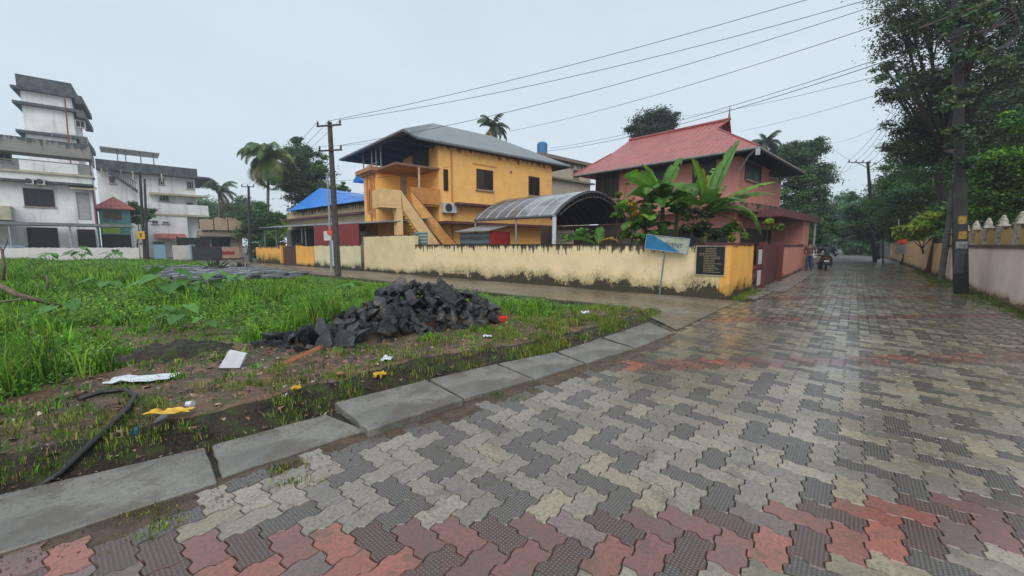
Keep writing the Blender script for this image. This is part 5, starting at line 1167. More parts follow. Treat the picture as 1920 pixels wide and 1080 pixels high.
def rock_mesh(sx, sy, sz):
    bm = bmesh.new()
    for i in range(rk.choice((8, 9, 10, 12))):
        v = Vector((rk.gauss(0, 1), rk.gauss(0, 1), rk.gauss(0, 1))).normalized() * rk.uniform(.7, 1.05); bm.verts.new((v.x * sx, v.y * sy, v.z * sz))
    bmesh.ops.convex_hull(bm, input=bm.verts); bmesh.ops.delete(bm, geom=[v for v in bm.verts if not v.link_faces], context='VERTS')
    bmesh.ops.bevel(bm, geom=bm.edges[:], offset=.004, segments=1, affect='EDGES')
    me = bpy.data.meshes.new('rock'); bm.to_mesh(me); bm.free(); me.materials.append(ROCKM); return me
RK = [rock_mesh(rk.uniform(.17, .26), rk.uniform(.12, .19), rk.uniform(.09, .15)) for _ in range(24)]
def heap_h(x, y): return max([0] + [h * max(0, 1 - ((x - cx) / rx) ** 2 - ((y - cy) / ry) ** 2) ** .75 for cx, cy, rx, ry, h in HEAP])
def ground_z(x, y): l_ = R.l((x, y, 0)); return tz(l_.x, l_.y)
placed = []
for k in range(5200):
    x = rk.uniform(-4.2, .6); y = rk.uniform(4.9, 8.4); h = heap_h(x, y)
    if h <= .01: continue
    z = ground_z(x, y) + h * rk.choice((1.0, .97, .85, .55)); s = rk.choice((.45, .6, .8, 1.0, 1.2, 1.5)) * rk.uniform(.85, 1.15)
    if any((x - a) ** 2 + (y - b) ** 2 + (z - c) ** 2 < (.17 * (s + s2) / 2 * 1.0) ** 2 for a, b, c, s2 in placed): continue
    placed.append((x, y, z, s))
    if len(placed) >= 290: break
for i, (x, y, z, s) in enumerate(placed):
    o = bpy.data.objects.new('rock', rk.choice(RK)); col.objects.link(o); o.location = (x, y, z - .05); o.rotation_euler = (rk.uniform(-1.2, 1.2), rk.uniform(-1.2, 1.2), rk.uniform(0, 6.28)); o.scale = (s, s * rk.uniform(.85, 1.15), s)
    tag(o, 'jagged wet black stone in the rubble heap on the empty plot', 'stone', 'black stones of the rubble heap')
print('rocks', len(placed))
def rock_at(px, py, s, m, label, zoff=.0, name='rock', flat=1.0, rot=0, cat='stone', group=None):
    p = gp(px, py, .1); p = gp(px, py, ground_z(p.x, p.y) + .02); me = RK[rk.randrange(24)].copy(); me.materials.clear(); me.materials.append(m)
    o = bpy.data.objects.new(name, me); col.objects.link(o); o.location = p + Vector((0, 0, zoff)); o.scale = (s, s, s * flat); o.rotation_euler = (0, .1, rot); return tag(o, label, cat, group)
rock_at(480, 690, 1.0, ROCKG, 'flat grey stone at the left foot of the black heap', 0, flat=.35)
rock_at(300, 785, .35, ROCKG, 'small pale stone on the bare soil beside the black hose')
rock_at(730, 668, .3, ROCKG, 'small white-grey stone in front of the heap')
rock_at(820, 632, .55, ROCKG, 'grey-green flat stone at the front foot of the heap', flat=.4)
rock_at(1195, 600, .45, ROCKR, 'broken reddish brick lump at the tip of the plot', flat=.4)
rock_at(1178, 588, .7, ROCKM, 'black stone lump at the tip of the plot beside the lane mouth', .03)
rock_at(592, 834, .32, ROCKR, 'flat red stone chip on the second drain slab', -.02, flat=.16)
rock_at(640, 700, .35, ROCKR, 'orange clod in the grass in front of the heap', flat=.4)
rock_at(1482, 555, .9, ROCKR, 'flat red muddy patch stone by the gates', -.06, flat=.08)
def put(name, mb, m, px, py, label, cat, rot=0, z=.0, smooth=False):
    p = gp(px, py, .1); p = gp(px, py, ground_z(p.x, p.y) + .01)
    o = link(name, mb, m, None, smooth); o.location = p + Vector((0, 0, z)); o.rotation_euler = (0, 0, rot); return tag(o, label, cat)
def crumple(w_, h_, n=7, amp=.02, seed=0):
    mb = MB(); rr_ = random.Random(seed)
    for i in range(n + 1):
        for j in range(n + 1):
            x, y = w_ * (i / n - .5), h_ * (j / n - .5); x *= 1 + .25 * noise.noise((j * .6, seed, 0)); y *= 1 + .3 * noise.noise((i * .6, seed, 3))
            mb.v.append((x, y, amp * (1 + noise.noise((i * .7, j * .7, seed)) * 1.6)))
    for i in range(n):
        for j in range(n): q = i * (n + 1) + j; mb.f.append((q, q + n + 1, q + n + 2, q + 1))
    return mb
WPL = M('white_plastic', (.62, .66, .70), .4, .2, 9); 
o = put('styrofoam_piece', MB().prism([(-.13, 0, 0), (.10, 0, 0), (.16, .03, .15), (-.02, .03, .19)], (0, .03, 0)), WPL, 432, 690, 'white broken board leaning beside the left foot of the stone heap', 'board')
put('plastic_sheet', crumple(.55, .22, seed=4), WPL, 268, 712, 'white plastic sheet lying flat at the edge of the grass', 'plastic sheet', .2)
put('plastic_bag', crumple(.30, .10, seed=5, amp=.025), M('yellow_plastic', (.62, .38, .01), .4), 318, 776, 'torn orange-yellow plastic bag on the bare soil', 'bag', .15)
put('plastic_cup', MB().tube([(0, 0, .03), (.05, 0, .03)], [.022, .028], 10), WPL, 351, 764, 'small white cup beside the yellow bag', 'cup')
put('plastic_bag', crumple(.12, .10, seed=6, amp=.04), M('yellow_plastic', (.62, .38, .01), .4), 712, 708, 'crumpled yellow bag on the bank above the raised slab', 'bag')
put('plastic_bag', crumple(.08, .06, seed=7, amp=.03), M('yellow_plastic', (.62, .38, .01), .4), 556, 732, 'tiny yellow scrap near the edge of the bank', 'bag')
put('paper_scrap', crumple(.12, .12, seed=8, amp=.04), WPL, 726, 678, 'white crumpled paper in the grass in front of the heap', 'paper')
put('paper_scrap', crumple(.13, .08, seed=9, amp=.02), WPL, 914, 632, 'pale lilac scrap right of the heap', 'paper')
put('paper_scrap', crumple(.14, .12, seed=10, amp=.05), WPL, 1097, 590, 'white scrap in the grass toward the tip of the plot', 'paper')
put('bottle', MB().tube([(0, 0, .03), (.10, 0, .03), (.12, 0, .03), (.14, 0, .03)], [.028, .028, .014, .012], 10), M('blue_plastic', (.03, .16, .38), .4), 250, 824, 'small blue plastic bottle on the cut bank', 'bottle', 1.9, .01)
rc_ = thing('red_crate', Fr(gp(936, 606, .12)[:2], 0), 'bright red plastic tray beside the right end of the stone heap', 'tray', z=.16)
mr = M('red_plastic', (.75, .03, .01), .35, .1); link('tray', MB().box(-.14, .14, -.08, .08, 0, .012).box(-.14, .14, -.08, -.07, .013, .07).box(-.14, .14, .07, .08, .013, .07).box(-.14, -.13, -.069, .069, .013, .07).box(.13, .14, -.069, .069, .013, .07), mr, rc_); link('rim', MB().box(-.155, .155, -.095, -.081, .055, .075).box(-.155, .155, .081, .095, .055, .075), mr, rc_)
# yellow dry grass tufts in the heap
P3, H3 = [], []
for (px, py, Y, n_) in ((735, 590, 6.9, 70), (700, 600, 6.7, 40), (770, 600, 6.9, 40), (925, 590, 7.6, 30), (812, 555, 7.9, 20)):
    for i in range(n_):
        p = at_y(px + gr.gauss(0, 14), py, Y); P3.append((p.x, p.y + gr.gauss(0, .06), max(.05, p.z - .1))); H3.append(gr.uniform(.1, .28))
grass_clumps('dry_grass', P3, H3, 7, .004, [(.42, .25, .05), (.35, .20, .05), (.25, .22, .05)], 'yellowed dry grass growing out of the stone heap', spread=.05, lean=.35)
# black hose loop and dead branches
hp = []
for x, y in ((150, 765), (190, 752), (235, 748), (255, 760), (240, 785), (205, 815), (160, 838), (110, 858), (60, 880)):
    p = gp(x, y, .12); p.z = ground_z(p.x, p.y) + .035; hp.append(p)
fr0 = Fr((hp[4].x, hp[4].y), 0); single('hose', MB().tube([fr0.l(p) for p in hp], .022, 8), M('black_rubber', (.02, .018, .016), .5), fr0, 'black hose looped over the bare soil at the lower left', 'hose', smooth=True)
BRM = M('dead_wood', (.20, .15, .105), .8, .5, 9, bump=.6)
def stick(pts, r0, r1, label, name='branch', side=()):
    P_ = [at_y(x, y, Y) for x, y, Y in pts]; fr0 = Fr((P_[0].x, P_[0].y), 0); mb = MB().tube([fr0.l(p) for p in P_], [r0 + (r1 - r0) * i / (len(P_) - 1) for i in range(len(P_))], 8)
    for s_ in side: mb.tube([fr0.l(at_y(*q)) for q in s_], r1 * .8, 6, r1=r1 * .3)
    single(name, mb, BRM, fr0, label, 'branch', smooth=True)
stick([(-60, 510, 7.0), (0, 535, 7.0), (30, 552, 7.0), (60, 560, 7.1), (97, 570, 7.3), (112, 574, 7.6)], .05, .032, 'thick pale dead branch slanting into the grass at the left edge', side=[[(60, 560, 7.1), (25, 563, 6.9), (-40, 570, 6.8)]])
stick([(6, 525, 9), (8, 500, 9), (4, 470, 9), (-6, 455, 9)], .03, .02, 'dark bare stem standing upright at the left edge', side=[[(4, 474, 9), (14, 455, 9), (12, 440, 9)], [(8, 520, 9), (-6, 528, 9)]])
stick([(88, 545, 10), (90, 530, 10), (87, 515, 10)], .03, .02, 'short dark stump sticking out of the grass')
stick([(385, 590, 9), (384, 570, 9), (380, 560, 9)], .035, .025, 'short dark forked stump in the middle of the weeds')
stick([(345, 655, 6), (335, 630, 6), (350, 612, 6)], .02, .012, 'dark broken twig beside the black soil patch')
stick([(156, 590, 8), (157, 615, 8), (158, 605, 8)], .05, .05, 'brown stump among the low weeds on the left')
lg = at_y(520, 690, 5.5)
single('plank', MB().prism([(-.02, 0, 0), (.0, .03, .0), (.42, .22, .16), (.40, .16, .16)], (0, 0, .05)), ROCKR, Fr((gp(524, 690, .1)[:2]), 10), 'orange broken plank leaning on the left foot of the stone heap', 'plank', z=.1)
p = gp(330, 672, .1); f_ = Fr((p.x, p.y), 20); mb = MB(); n_ = 22
for i in range(n_ + 1):
    for j in range(n_ + 1):
        x, y = (i / n_ - .5) * 1.2, (j / n_ - .5) * .9; r2 = (x / .58) ** 2 + (y / .42) ** 2
        mb.v.append((x, y, max(-.08, .11 * (1 - r2) + .09 * noise.noise((x * 5, y * 5, 3)) + .05 * noise.noise((x * 14, y * 14, 3)))))
for i in range(n_):
    for j in range(n_): q = i * (n_ + 1) + j; mb.f.append((q, q + n_ + 1, q + n_ + 2, q + 1))
single('soil_mound', mb, m_cut, f_, 'low mound of black wet soil in the weeds left of the white board', 'soil mound', smooth=True, z=ground_z(p.x, p.y))
# stacks of grey paving blocks in the grass
blk = MB().box(-.12, .12, -.06, .06, 0, .08).mesh('paver_block'); mblk = M('blue_grey_block', (.20, .21, .235), .35, .35, 3); blk.materials.append(mblk)
nblk = 0
for i in range(26):
    for j in range(12):
        a = 2.9 + j * .36 + rk.uniform(-.03, .03); b = 16.9 + i * .37 + rk.uniform(-.04, .04)
        if rk.random() < .10: continue
        for lv in (rk.choice((1, 1, 2, 0)),):
            o = bpy.data.objects.new('paver_block', blk); col.objects.link(o); w__ = R.w(a, b); o.location = (w__.x, w__.y, tz(a, b) + lv * .088 + .10); o.rotation_euler = (rk.uniform(-.05, .05), rk.uniform(-.05, .05), R.a + rk.uniform(-.25, .25)); o.scale = (1.5, 3.0, 1.1)
            tag(o, 'loose blue-grey paving block in the spread-out stack at the back of the plot', 'paving block', 'spare paving blocks lying on the plot'); nblk += 1
            if nblk > 292: break
print('blocks', nblk)
for (px, py, Y, r_, lb) in ((405, 512, 19.0, .8, 'heap of tangled dark roots and soil on the block stack'), (455, 515, 20.5, .55, 'second smaller heap of dark roots right of the first')):
    p = at_y(px, py + 8, Y); f_ = Fr((p.x, p.y), 0); mb = MB()
    for i in range(60):
        az, el = rk.uniform(0, 6.28), rk.uniform(.1, 1.5); l_ = r_ * rk.uniform(.5, 1.3); d = Vector((cos(az) * cos(el), sin(az) * cos(el), sin(el))) * l_
        mb.tube([d * .2, d * .6 + Vector((rk.uniform(-.1, .1), 0, .05)), d * rk.uniform(.9, 1.1) + Vector((rk.uniform(-.15, .15), 0, 0))], .035, 4, r1=.01)
    mb.ball((0, 0, .05), r_ * .75, 6, (1, 1, .75)); single('root_heap', mb, M('dark_roots', (.03, .024, .02), .8, .4, 6), f_, lb, 'root heap', z=.1)
# elephant-ear plants with broad leaves
def taro(px, py, s, label, n=6, seed=1):
    p = gp(px, py, .0); p.z = ground_z(p.x, p.y); f_ = Fr((p.x, p.y), 0); T = thing('taro_plant', f_, label, 'leafy plant', 'broad-leaved taro plants in the grass', z=p.z); rr_ = random.Random(seed)
    for i in range(n):
        az = 6.28 * i / n + rr_.uniform(-.4, .4); h = s * rr_.uniform(.6, 1.1); tipp = Vector((cos(az) * s * .45, sin(az) * s * .45, h))
        link('stalk', MB().tube([(0, 0, 0), tipp * .6 + Vector((0, 0, .05)), tipp], .012 * s / .5, 5, r1=.006), M('taro_stalk', (.12, .22, .05), .5), T)
        d = Vector((cos(az), sin(az) - .5, -.55)).normalized(); sd_ = Vector((-d.y, d.x, 0)).normalized(); V_ = []; K_ = []; L_ = s * rr_.uniform(.38, .55)
        out_ = [(-.30, .0), (-.45, .25), (-.25, .48), (.15, .46), (.55, .25), (1.0, 0)]
        c0 = tipp; colr = Vector((.10, .25, .045)) * rr_.uniform(.8, 1.35)
        for sg_ in (-1, 1):
            for (u0, v0), (u1, v1) in zip(out_, out_[1:]):
                a_ = c0 + d * u0 * L_ + sd_ * v0 * sg_ * L_ + Vector((0, 0, .15 * v0 * L_)); b_ = c0 + d * u1 * L_ + sd_ * v1 * sg_ * L_ + Vector((0, 0, .15 * v1 * L_)); V_ += [c0, a_, b_]; K_.append(tuple(colr * rr_.uniform(.85, 1.1)))
        link('leaf', fast('leaf', [tuple(v) for v in V_], 3, K_, BANANA), None, T)
for args in ((312, 590, .75, 'largest taro plant, pale broad leaves right of the block stack front', 7, 2), (350, 585, .55, 'taro plant just right of the largest one', 5, 3), (398, 578, .6, 'bushy taro plant under the root heap', 7, 4), (340, 642, .4, 'small taro plant above the black soil patch', 5, 5),
             (300, 640, .35, 'taro with a single pale leaf left of the twig', 4, 6), (385, 650, .3, 'small light taro plant near the left foot of the heap', 4, 7), (150, 500, 1.1, 'big taro clump in front of the white wall', 8, 8), (95, 500, .9, 'taro clump left of the big one in front of the white wall', 7, 9), (200, 575, .55, 'taro plant in the middle of the left weeds', 6, 10), (215, 500, .9, 'taro clump right of the big one in front of the white wall', 6, 11),
             (120, 640, .4, 'low taro plant at the left among the grass', 5, 12), (440, 560, .5, 'taro plant right of the dark forked stump', 6, 13), (650, 560, .35, 'small taro plant behind the stone heap', 5, 14)): taro(*args)
# pebbles and chips over the bare soil: too many to count
V_, F_ = [], []; mb = MB()
for i in range(8000):
    a = gr.uniform(-2.5, 8.8); b = bank(a) + gr.uniform(-.45, 2.6)
    
    p = R.w(a, b); z_ = tz(a, b) if b > bank(a) - .05 else -.01; s = gr.choice((.008, .012, .016, .02, .03, .042)) 
    if b < slab_back(a): z_ = .045 if 2.2 < a < 3.4 else .022; s = min(s, .010); b2 = slab_back(a) - abs(gr.gauss(0, .10)); p = R.w(a, b2)
    n = len(mb.v); pts = [(gr.uniform(-1, 1), gr.uniform(-1, 1), gr.uniform(-.5, .7)) for _ in range(4)]
    mb.v += [(p.x + q[0] * s, p.y + q[1] * s, z_ + q[2] * s) for q in pts]; mb.f += [(n, n + 1, n + 2), (n, n + 2, n + 3), (n, n + 3, n + 1), (n + 1, n + 3, n + 2)]
t = NT('gravel_mix'); c = t.mix(t.step(t.noise(9), .45, .55), (.26, .14, .09), (.09, .07, .055)); c = t.mix(t.step(t.noise(17), .58, .62), c, (.42, .38, .32)); t.fin(c, .7)
o = link('gravel', mb, t.m); tag(o, 'small chips and pebbles scattered over the bare soil and slabs', 'gravel', None, 'stuff')
# dirt crumbs in the gap between slabs and paving
mb = MB()
for i in range(2200):
    a = gr.uniform(-1.2, 7.5); b = slab_front(a) - abs(gr.gauss(.08, .12)) - .01; s = gr.choice((.004, .006, .008, .012)); p = R.w(a, b); n = len(mb.v)
    mb.v += [(p.x + gr.uniform(-1, 1) * s, p.y + gr.uniform(-1, 1) * s, gr.uniform(-.2, .7) * s + (.001 if b > slab_front(a) - .12 else .003)) for _ in range(4)]; mb.f += [(n, n + 1, n + 2), (n, n + 2, n + 3), (n, n + 3, n + 1), (n + 1, n + 3, n + 2)]
o = link('gravel', mb, M('brown_crumbs', (.12, .075, .05), .8, .5, 20)); tag(o, 'brown soil crumbs along the paving edge', 'soil crumbs', None, 'stuff')
# ------------------------------------------------------------------ poles and wires
CONC = M('pole_concrete', (.17, .165, .155), .75, .4, 3, bump=.4); DKP = M('dark_pole', (.035, .035, .035), .7, .4, 4); INS = M('insulator', (.05, .035, .03), .3)
def crossarm(T, z, L, ang, ins=3, r=.035, name='crossarm', off=0.0):
    d = Vector((cos(ang), sin(ang), 0)); c = Vector((0, 0, z)) + d * off
    a = link(name, MB().tube([c - d * L / 2, c + d * L / 2], r, 4), DKP, T); tips = []
    for i in range(ins):
        s_ = (i / (ins - 1) - .5) * L * .92; p = c + d * s_
        link('insulator', MB().tube([p, p + Vector((0, 0, .1)), p + Vector((0, 0, .2))], [.02, .05, .03], 6), INS, a); tips.append(Vector(T.location) + p + Vector((0, 0, .2)))
    return tips
def pole(px, py, tx, ty, r0, r1, mat, label, k=8, sq=False):
    b = gp(px, py, 0); t_ = at_y(tx, ty, b.y); f_ = Fr((b.x, b.y), 0); T = thing('utility_pole', f_, label, 'pole')
    link('shaft', MB().tube([(0, 0, -.2), Vector((t_.x - b.x, 0, t_.z)) * .5, (t_.x - b.x, 0, t_.z)], [r0, (r0 + r1) / 2, r1], 4 if sq else k), mat, T); return T, Vector((t_.x - b.x, 0, t_.z))
P2, top2 = pole(634, 519, 618, 229, .15, .10, M('old_pole', (.075, .06, .05), .8, .4, 5), 'dark twin-armed pole at the edge of the lane in front of the red sheet fence')
def arm_at(T, top, frac, L, ang, ins, off=0.0):
    z = top.z * frac; x = top.x * frac; d = Vector((cos(ang), sin(ang), 0)); c = Vector((x, -.1, z)) + d * off; a = link('crossarm', MB().tube([c - d * L / 2, c + d * L / 2], .045, 4), DKP, T); tips = []
    for i in range(ins):
        s_ = (i / max(1, ins - 1) - .5) * L * .92; p = c + d * s_
        link('insulator', MB().tube([p, p + Vector((0, 0, .12)), p + Vector((0, 0, .22))], [.02, .055, .03], 6), INS, a); tips.append(Vector(T.location) + p + Vector((0, 0, .2)))
    return tips
t2a = arm_at(P2, top2, .975, 1.25, radians(-12), 3); t2b = arm_at(P2, top2, .82, 1.2, radians(-12), 3)
P5, top5 = pole(622, 514, 614, 322, .06, .045, M('galvanised', (.30, .32, .33), .45, .25, 5), 'thin grey steel post with a white board and red round sign beside the dark pole')
sx, sz = at_y(610, 440, P5.location.y).x - P5.location.x, at_y(615, 440, P5.location.y).z
link('board', MB().box(-.28, .1, -.09, -.07, sz - .3, sz + .18), M('white_board', (.6, .6, .6), .5), P5); rs_ = link('round_sign', MB().disc((.05, -.11, sz + .12), (0, 1, 0), .15, .02, 20), M('sign_red', (.6, .04, .02), .5), P5)
link('sign_centre', MB().disc((.05, -.115, sz + .12), (0, 1, 0), .08, .01, 14), M('sign_orange', (.6, .15, .08), .5), rs_)
link('pale_sheet', MB().box(.1, .35, -.08, -.06, sz - 1.6, sz - .3), M('pale_blue_sheet', (.42, .50, .58), .5), P5)
link('lamp_head', MB().tube([(top5.x, 0, top5.z), (top5.x - .1, -.2, top5.z + .05)], .05, 6), DKP, P5)
P4, top4 = pole(470, 492, 466, 349, .13, .09, DKP, 'distant dark pole beside the orange lane wall, left of the big palm'); t4 = arm_at(P4, top4, .99, 1.1, 0, 3)
P6, top6 = pole(272, 490, 262, 322, .14, .1, DKP, 'left dark pole of the pair by the white wall end, with a yellow plate'); t6 = arm_at(P6, top6, .97, 1.4, .3, 3)
yz = at_y(269, 441, P6.location.y).z; link('yellow_plate', MB().box(-.30, .38, -.2, -.17, yz - .36, yz + .36), M('yellow_paint', (.62, .38, .01), .5), P6); link('plate_mark', MB().box(-.12, .2, -.215, -.201, yz + .08, yz + .16).box(-.02, .1, -.215, -.201, yz - .2, yz + .079), DKP, P6)
P7, top7 = pole(277, 490, 271, 335, .12, .09, DKP, 'right slimmer dark pole of the pair by the white wall end')
# near right pole (leaves the picture at the top), painted bands and pasted bills
b1 = gp(1803, 551, 0); F1_ = Fr((b1.x, b1.y), -38); P1 = thing('utility_pole', F1_, 'near thick black pole with yellow bands and pasted bills, running out of the picture top', 'pole')
H1z = at_y(1806, -70, b1.y).z; hw1 = .15; ln1 = (at_y(1806, -70, b1.y).x - b1.x) * .8
link('shaft', MB().prism([(-hw1, -.15, -.2), (hw1, -.15, -.2), (hw1, .10, -.2), (-hw1, .10, -.2)], (ln1 * 3.6 / H1z, 0, .2 + 3.4)).prism([(-hw1 * .68 + ln1 * 3.4 / H1z, -.13, 3.4), (hw1 * .68 + ln1 * 3.4 / H1z, -.13, 3.4), (hw1 * .68 + ln1 * 3.4 / H1z, .13, 3.4), (-hw1 * .68 + ln1 * 3.4 / H1z, .13, 3.4)], (ln1 * (1 - 3.4 / H1z), 0, H1z - 3.4)), M('black_pole', (.022, .022, .021), .85, .5, 2.5, bump=.5, c2=(.04, .04, .034)), P1)
def zpx(y): return at_y(1803, y, b1.y).z
for y0, y1 in ((405, 420), (434, 448)): dx1 = ln1 * zpx(y1) / H1z; link('yellow_band', MB().box(dx1 - hw1 * .55, dx1 + hw1 * .6, -.155, -.1505, zpx(y1), zpx(y0)), M('faded_yellow', (.38, .24, .02), .7, .5, 12), P1)
dx1 = ln1 * 1.6 / H1z
link('bill', MB().box(dx1 - hw1 * .85, dx1 + hw1 * .8, -.157, -.1506, zpx(466), zpx(453)), M('torn_paper', (.30, .31, .31), .8, .6, 14, c2=(.08, .08, .08)), P1)
link('bill', MB().box(dx1 - hw1 * .8, dx1 + hw1 * .6, -.156, -.1506, zpx(512), zpx(470)), M('dark_bill', (.06, .065, .07), .7, .4, 9), P1)
t1 = []
for z_, L in ((H1z - .3, 2.2), (zpx(8), 2.4), (zpx(60), 1.2), (zpx(105), .5)):
    d = Vector((cos(radians(-30)), sin(radians(-30)), 0)); c = Vector((ln1 * z_ / H1z + .3, -.16, z_)); a = link('crossarm', MB().tube([c - d * L / 2, c + d * L / 2], .045, 4), M('brown_steel', (.12, .09, .08), .6), P1)
    t1.append([F1_.w(*(c + d * L * s_)) for s_ in (-.45, 0, .45)])
# wound cable hanging by the pole top
cc_ = at_y(1876, 54, b1.y + .3); fc = Fr((cc_.x, cc_.y), 0); T = thing('cable_coil', fc, 'round coil of black cable hanging beside the near pole top', 'cable coil', z=cc_.z); rcoil = 34 / 750 * b1.y * 1.02
for kx in range(5):
    rr_ = rcoil * (1 - kx * .025); link('cable_loop', MB().tube([(rr_ * cos(t_) , .03 * kx + .04 * sin(3 * t_ + kx), rr_ * sin(t_) * 1.0) for t_ in np.linspace(0, 2 * pi, 29)], .022, 6), DKP, T)
for kx in range(4): link('cable_tail', MB().tube([(rcoil * (.9 - kx * .12), 0, rcoil * (.5 + .2 * kx)), (rcoil * (.1 - kx * .2), .05, rcoil * (.3 - .1 * kx)), (-rcoil * (.8), .02, -rcoil * (.1 + .15 * kx))], .02, 5), DKP, T)
# leaning strut and slim post beside it
P8, top8 = pole(1764, 526, 1793, 318, .12, .09, CONC, 'leaning grey strut pole left of the near black pole'); link('paper_notice', MB().box(.1, .42, -.15, -.13, 1.95, 2.35), M('notice_white', (.45, .5, .55), .6, .4, 20), P8)
P9, top9 = pole(1742, 514, 1758, 440, .19, .14, BARK, 'short mossy trunk-like post left of the leaning strut')
P3, top3 = pole(1641, 491, 1627, 303, .17, .11, M('pole_far', (.05, .05, .048), .75, .4, 4), 'far pole on the right side of the road with a wide crossarm'); t3 = arm_at(P3, top3, .985, 2.3, radians(8), 4, off=-.95)
link('brace', MB().tube([(top3.x * .93, -.1, top3.z * .93), (top3.x - 1.0, -.1, top3.z * .985)], .03, 5).tube([(top3.x * .95, -.1, top3.z * .94), (top3.x + 1.2, -.1, top3.z * 1.02)], .03, 5), DKP, P3)
P10, top10 = pole(1684, 508, 1685, 410, .035, .03, M('galvanised', (.30, .32, .33), .45, .25, 5), 'slim steel sign post by the ochre wall with a small red board'); zr_ = at_y(1684, 452, P10.location.y).z
link('red_board', MB().box(-.28, .28, -.06, -.03, zr_ - .14, zr_ + .14), M('sign_red', (.6, .04, .02), .5), P10); link('grey_board', MB().box(-.32, .25, -.04, -.035, zr_ - .75, zr_ - .2), M('grey_sheet', (.20, .22, .23), .4, .3, 3), P10)
P11, top11 = pole(1656, 495, 1655, 440, .07, .06, DKP, 'short dark post against the ochre wall between the far pole and the red board')
WIRE = M('wire', (.03, .03, .035), .5)
def wire(a, b, sag, label, r=.012, group='overhead wires'):
    a, b = Vector(a), Vector(b); n_ = 22; f_ = Fr((a.x, a.y), 0)
    pts = [f_.l(a.lerp(b, i / n_) - Vector((0, 0, 4 * sag * (i / n_) * (1 - i / n_)))) for i in range(n_ + 1)]
    single('overhead_wire', MB().tube(pts, r, 4, cap=False), WIRE, f_, label, 'wire', group)
nearP = [at_y(1803, y, 12.6) for y in (-88, -52, -44, -6, 58, 66, 102, 128)]
wire(nearP[0], t2a[1], .30, 'topmost overhead wire crossing from the near right pole to the twin-armed pole', .010)
wire(nearP[1], t2a[2], .42, 'second overhead wire from the top, just above its close neighbour', .010)
wire(nearP[2], t2b[2], .50, 'third overhead wire from the top, close under the second one', .010)
wire(nearP[3], at_y(955, 246, 30), .35, 'single wire crossing the sky midway and ending over the orange roof', .011)
wire(nearP[4], at_y(1032, 278, 30), .45, 'upper strand of the close pair of wires running down to the blue water tank', .011)
wire(nearP[5], at_y(1028, 283, 30), .50, 'lower strand of the close pair of wires running down to the blue water tank', .013)
wire(nearP[6], at_y(1262, 218, 45), .40, 'wire passing just above the red roof finial', .011)
wire(nearP[7], at_y(1385, 246, 40), .2, 'thin wire ending behind the gable of the red roof', .010)
wire(t2b[0], at_y(784, 256, 23), .10, 'thin wire from the lower arm of the dark pole to the orange house eave', .008)
wire(at_y(622, 340, 18.8), at_y(845, 312, 25), .12, 'service wire from the dark pole to the orange house terrace', .010)
wire(at_y(625, 362, 18.8), at_y(690, 360, 28), .05, 'low service wire from the dark pole to the left side of the orange house', .010)
for i, (ta, tb_) in enumerate(zip(t2a, t4)): wire(ta, tb_, .5, ('left', 'middle', 'right')[i] + ' wire of the three running from the dark pole down the lane', .008, 'wires down the lane')
for i, y in enumerate((150, 165, 178, 200)):
    wire(at_y(1706 - i * 4, y + 10, 16), t3[i], .35, ('upper left', 'second', 'third', 'lowest')[i] + ' wire running along the right side of the road to the far pole', .010, 'wires along the road')
for i in range(3): wire(t3[i], at_y(1548 + i * 9, 350 - i * 14, 90), .6, ('left', 'middle', 'right')[i] + ' wire continuing beyond the far pole to the road end', .012, 'wires beyond the far pole')
wire(t3[0], at_y(1545, 262, 42), .15, 'wire crossing from the far pole to the tree behind the pink house', .010)
wire(at_y(1712, 196, 30), at_y(1548, 270, 42), .6, 'slack wire hanging between the big tree and the tree behind the pink house', .010)
# ------------------------------------------------------------------ people and two-wheelers
SKIN = M('skin', (.20, .11, .07), .5, .1, 20); JEAN = M('jeans', (.045, .085, .17), .8, .3, 20); SHIRT = M('brown_shirt', (.13, .06, .055), .8, .3, 12); HAIR = M('black_hair', (.012, .010, .010), .5); NAVY = M('navy_jacket', (.02, .035, .06), .7, .3, 12); BLK = M('black_paint', (.015, .015, .018), .3); TYRE = M('tyre', (.02, .02, .02), .8); WSC = M('white_scooter_paint', (.62, .64, .66), .3, .15)
def skin_body(name, joints, edges, m, parent, sub=2):
    me = bpy.data.meshes.new(name); me.from_pydata([j[0] for j in joints], edges, []); o = bpy.data.objects.new(name, me); col.objects.link(o); o.parent = parent; me.materials.append(m)
    s_ = o.modifiers.new('skin', 'SKIN'); s_.use_smooth_shade = True
    for v, j in zip(me.skin_vertices[0].data, joints): v.radius = (j[1], j[1] if len(j) < 3 else j[2])
    me.skin_vertices[0].data[0].use_root = True; sm = o.modifiers.new('sub', 'SUBSURF'); sm.levels = sub; sm.render_levels = sub
    dg = bpy.context.evaluated_depsgraph_get(); me2 = bpy.data.meshes.new_from_object(o.evaluated_get(dg)); o.modifiers.clear(); o.data = me2; me2.name = name
    if not me2.materials: me2.materials.append(m)
    return o
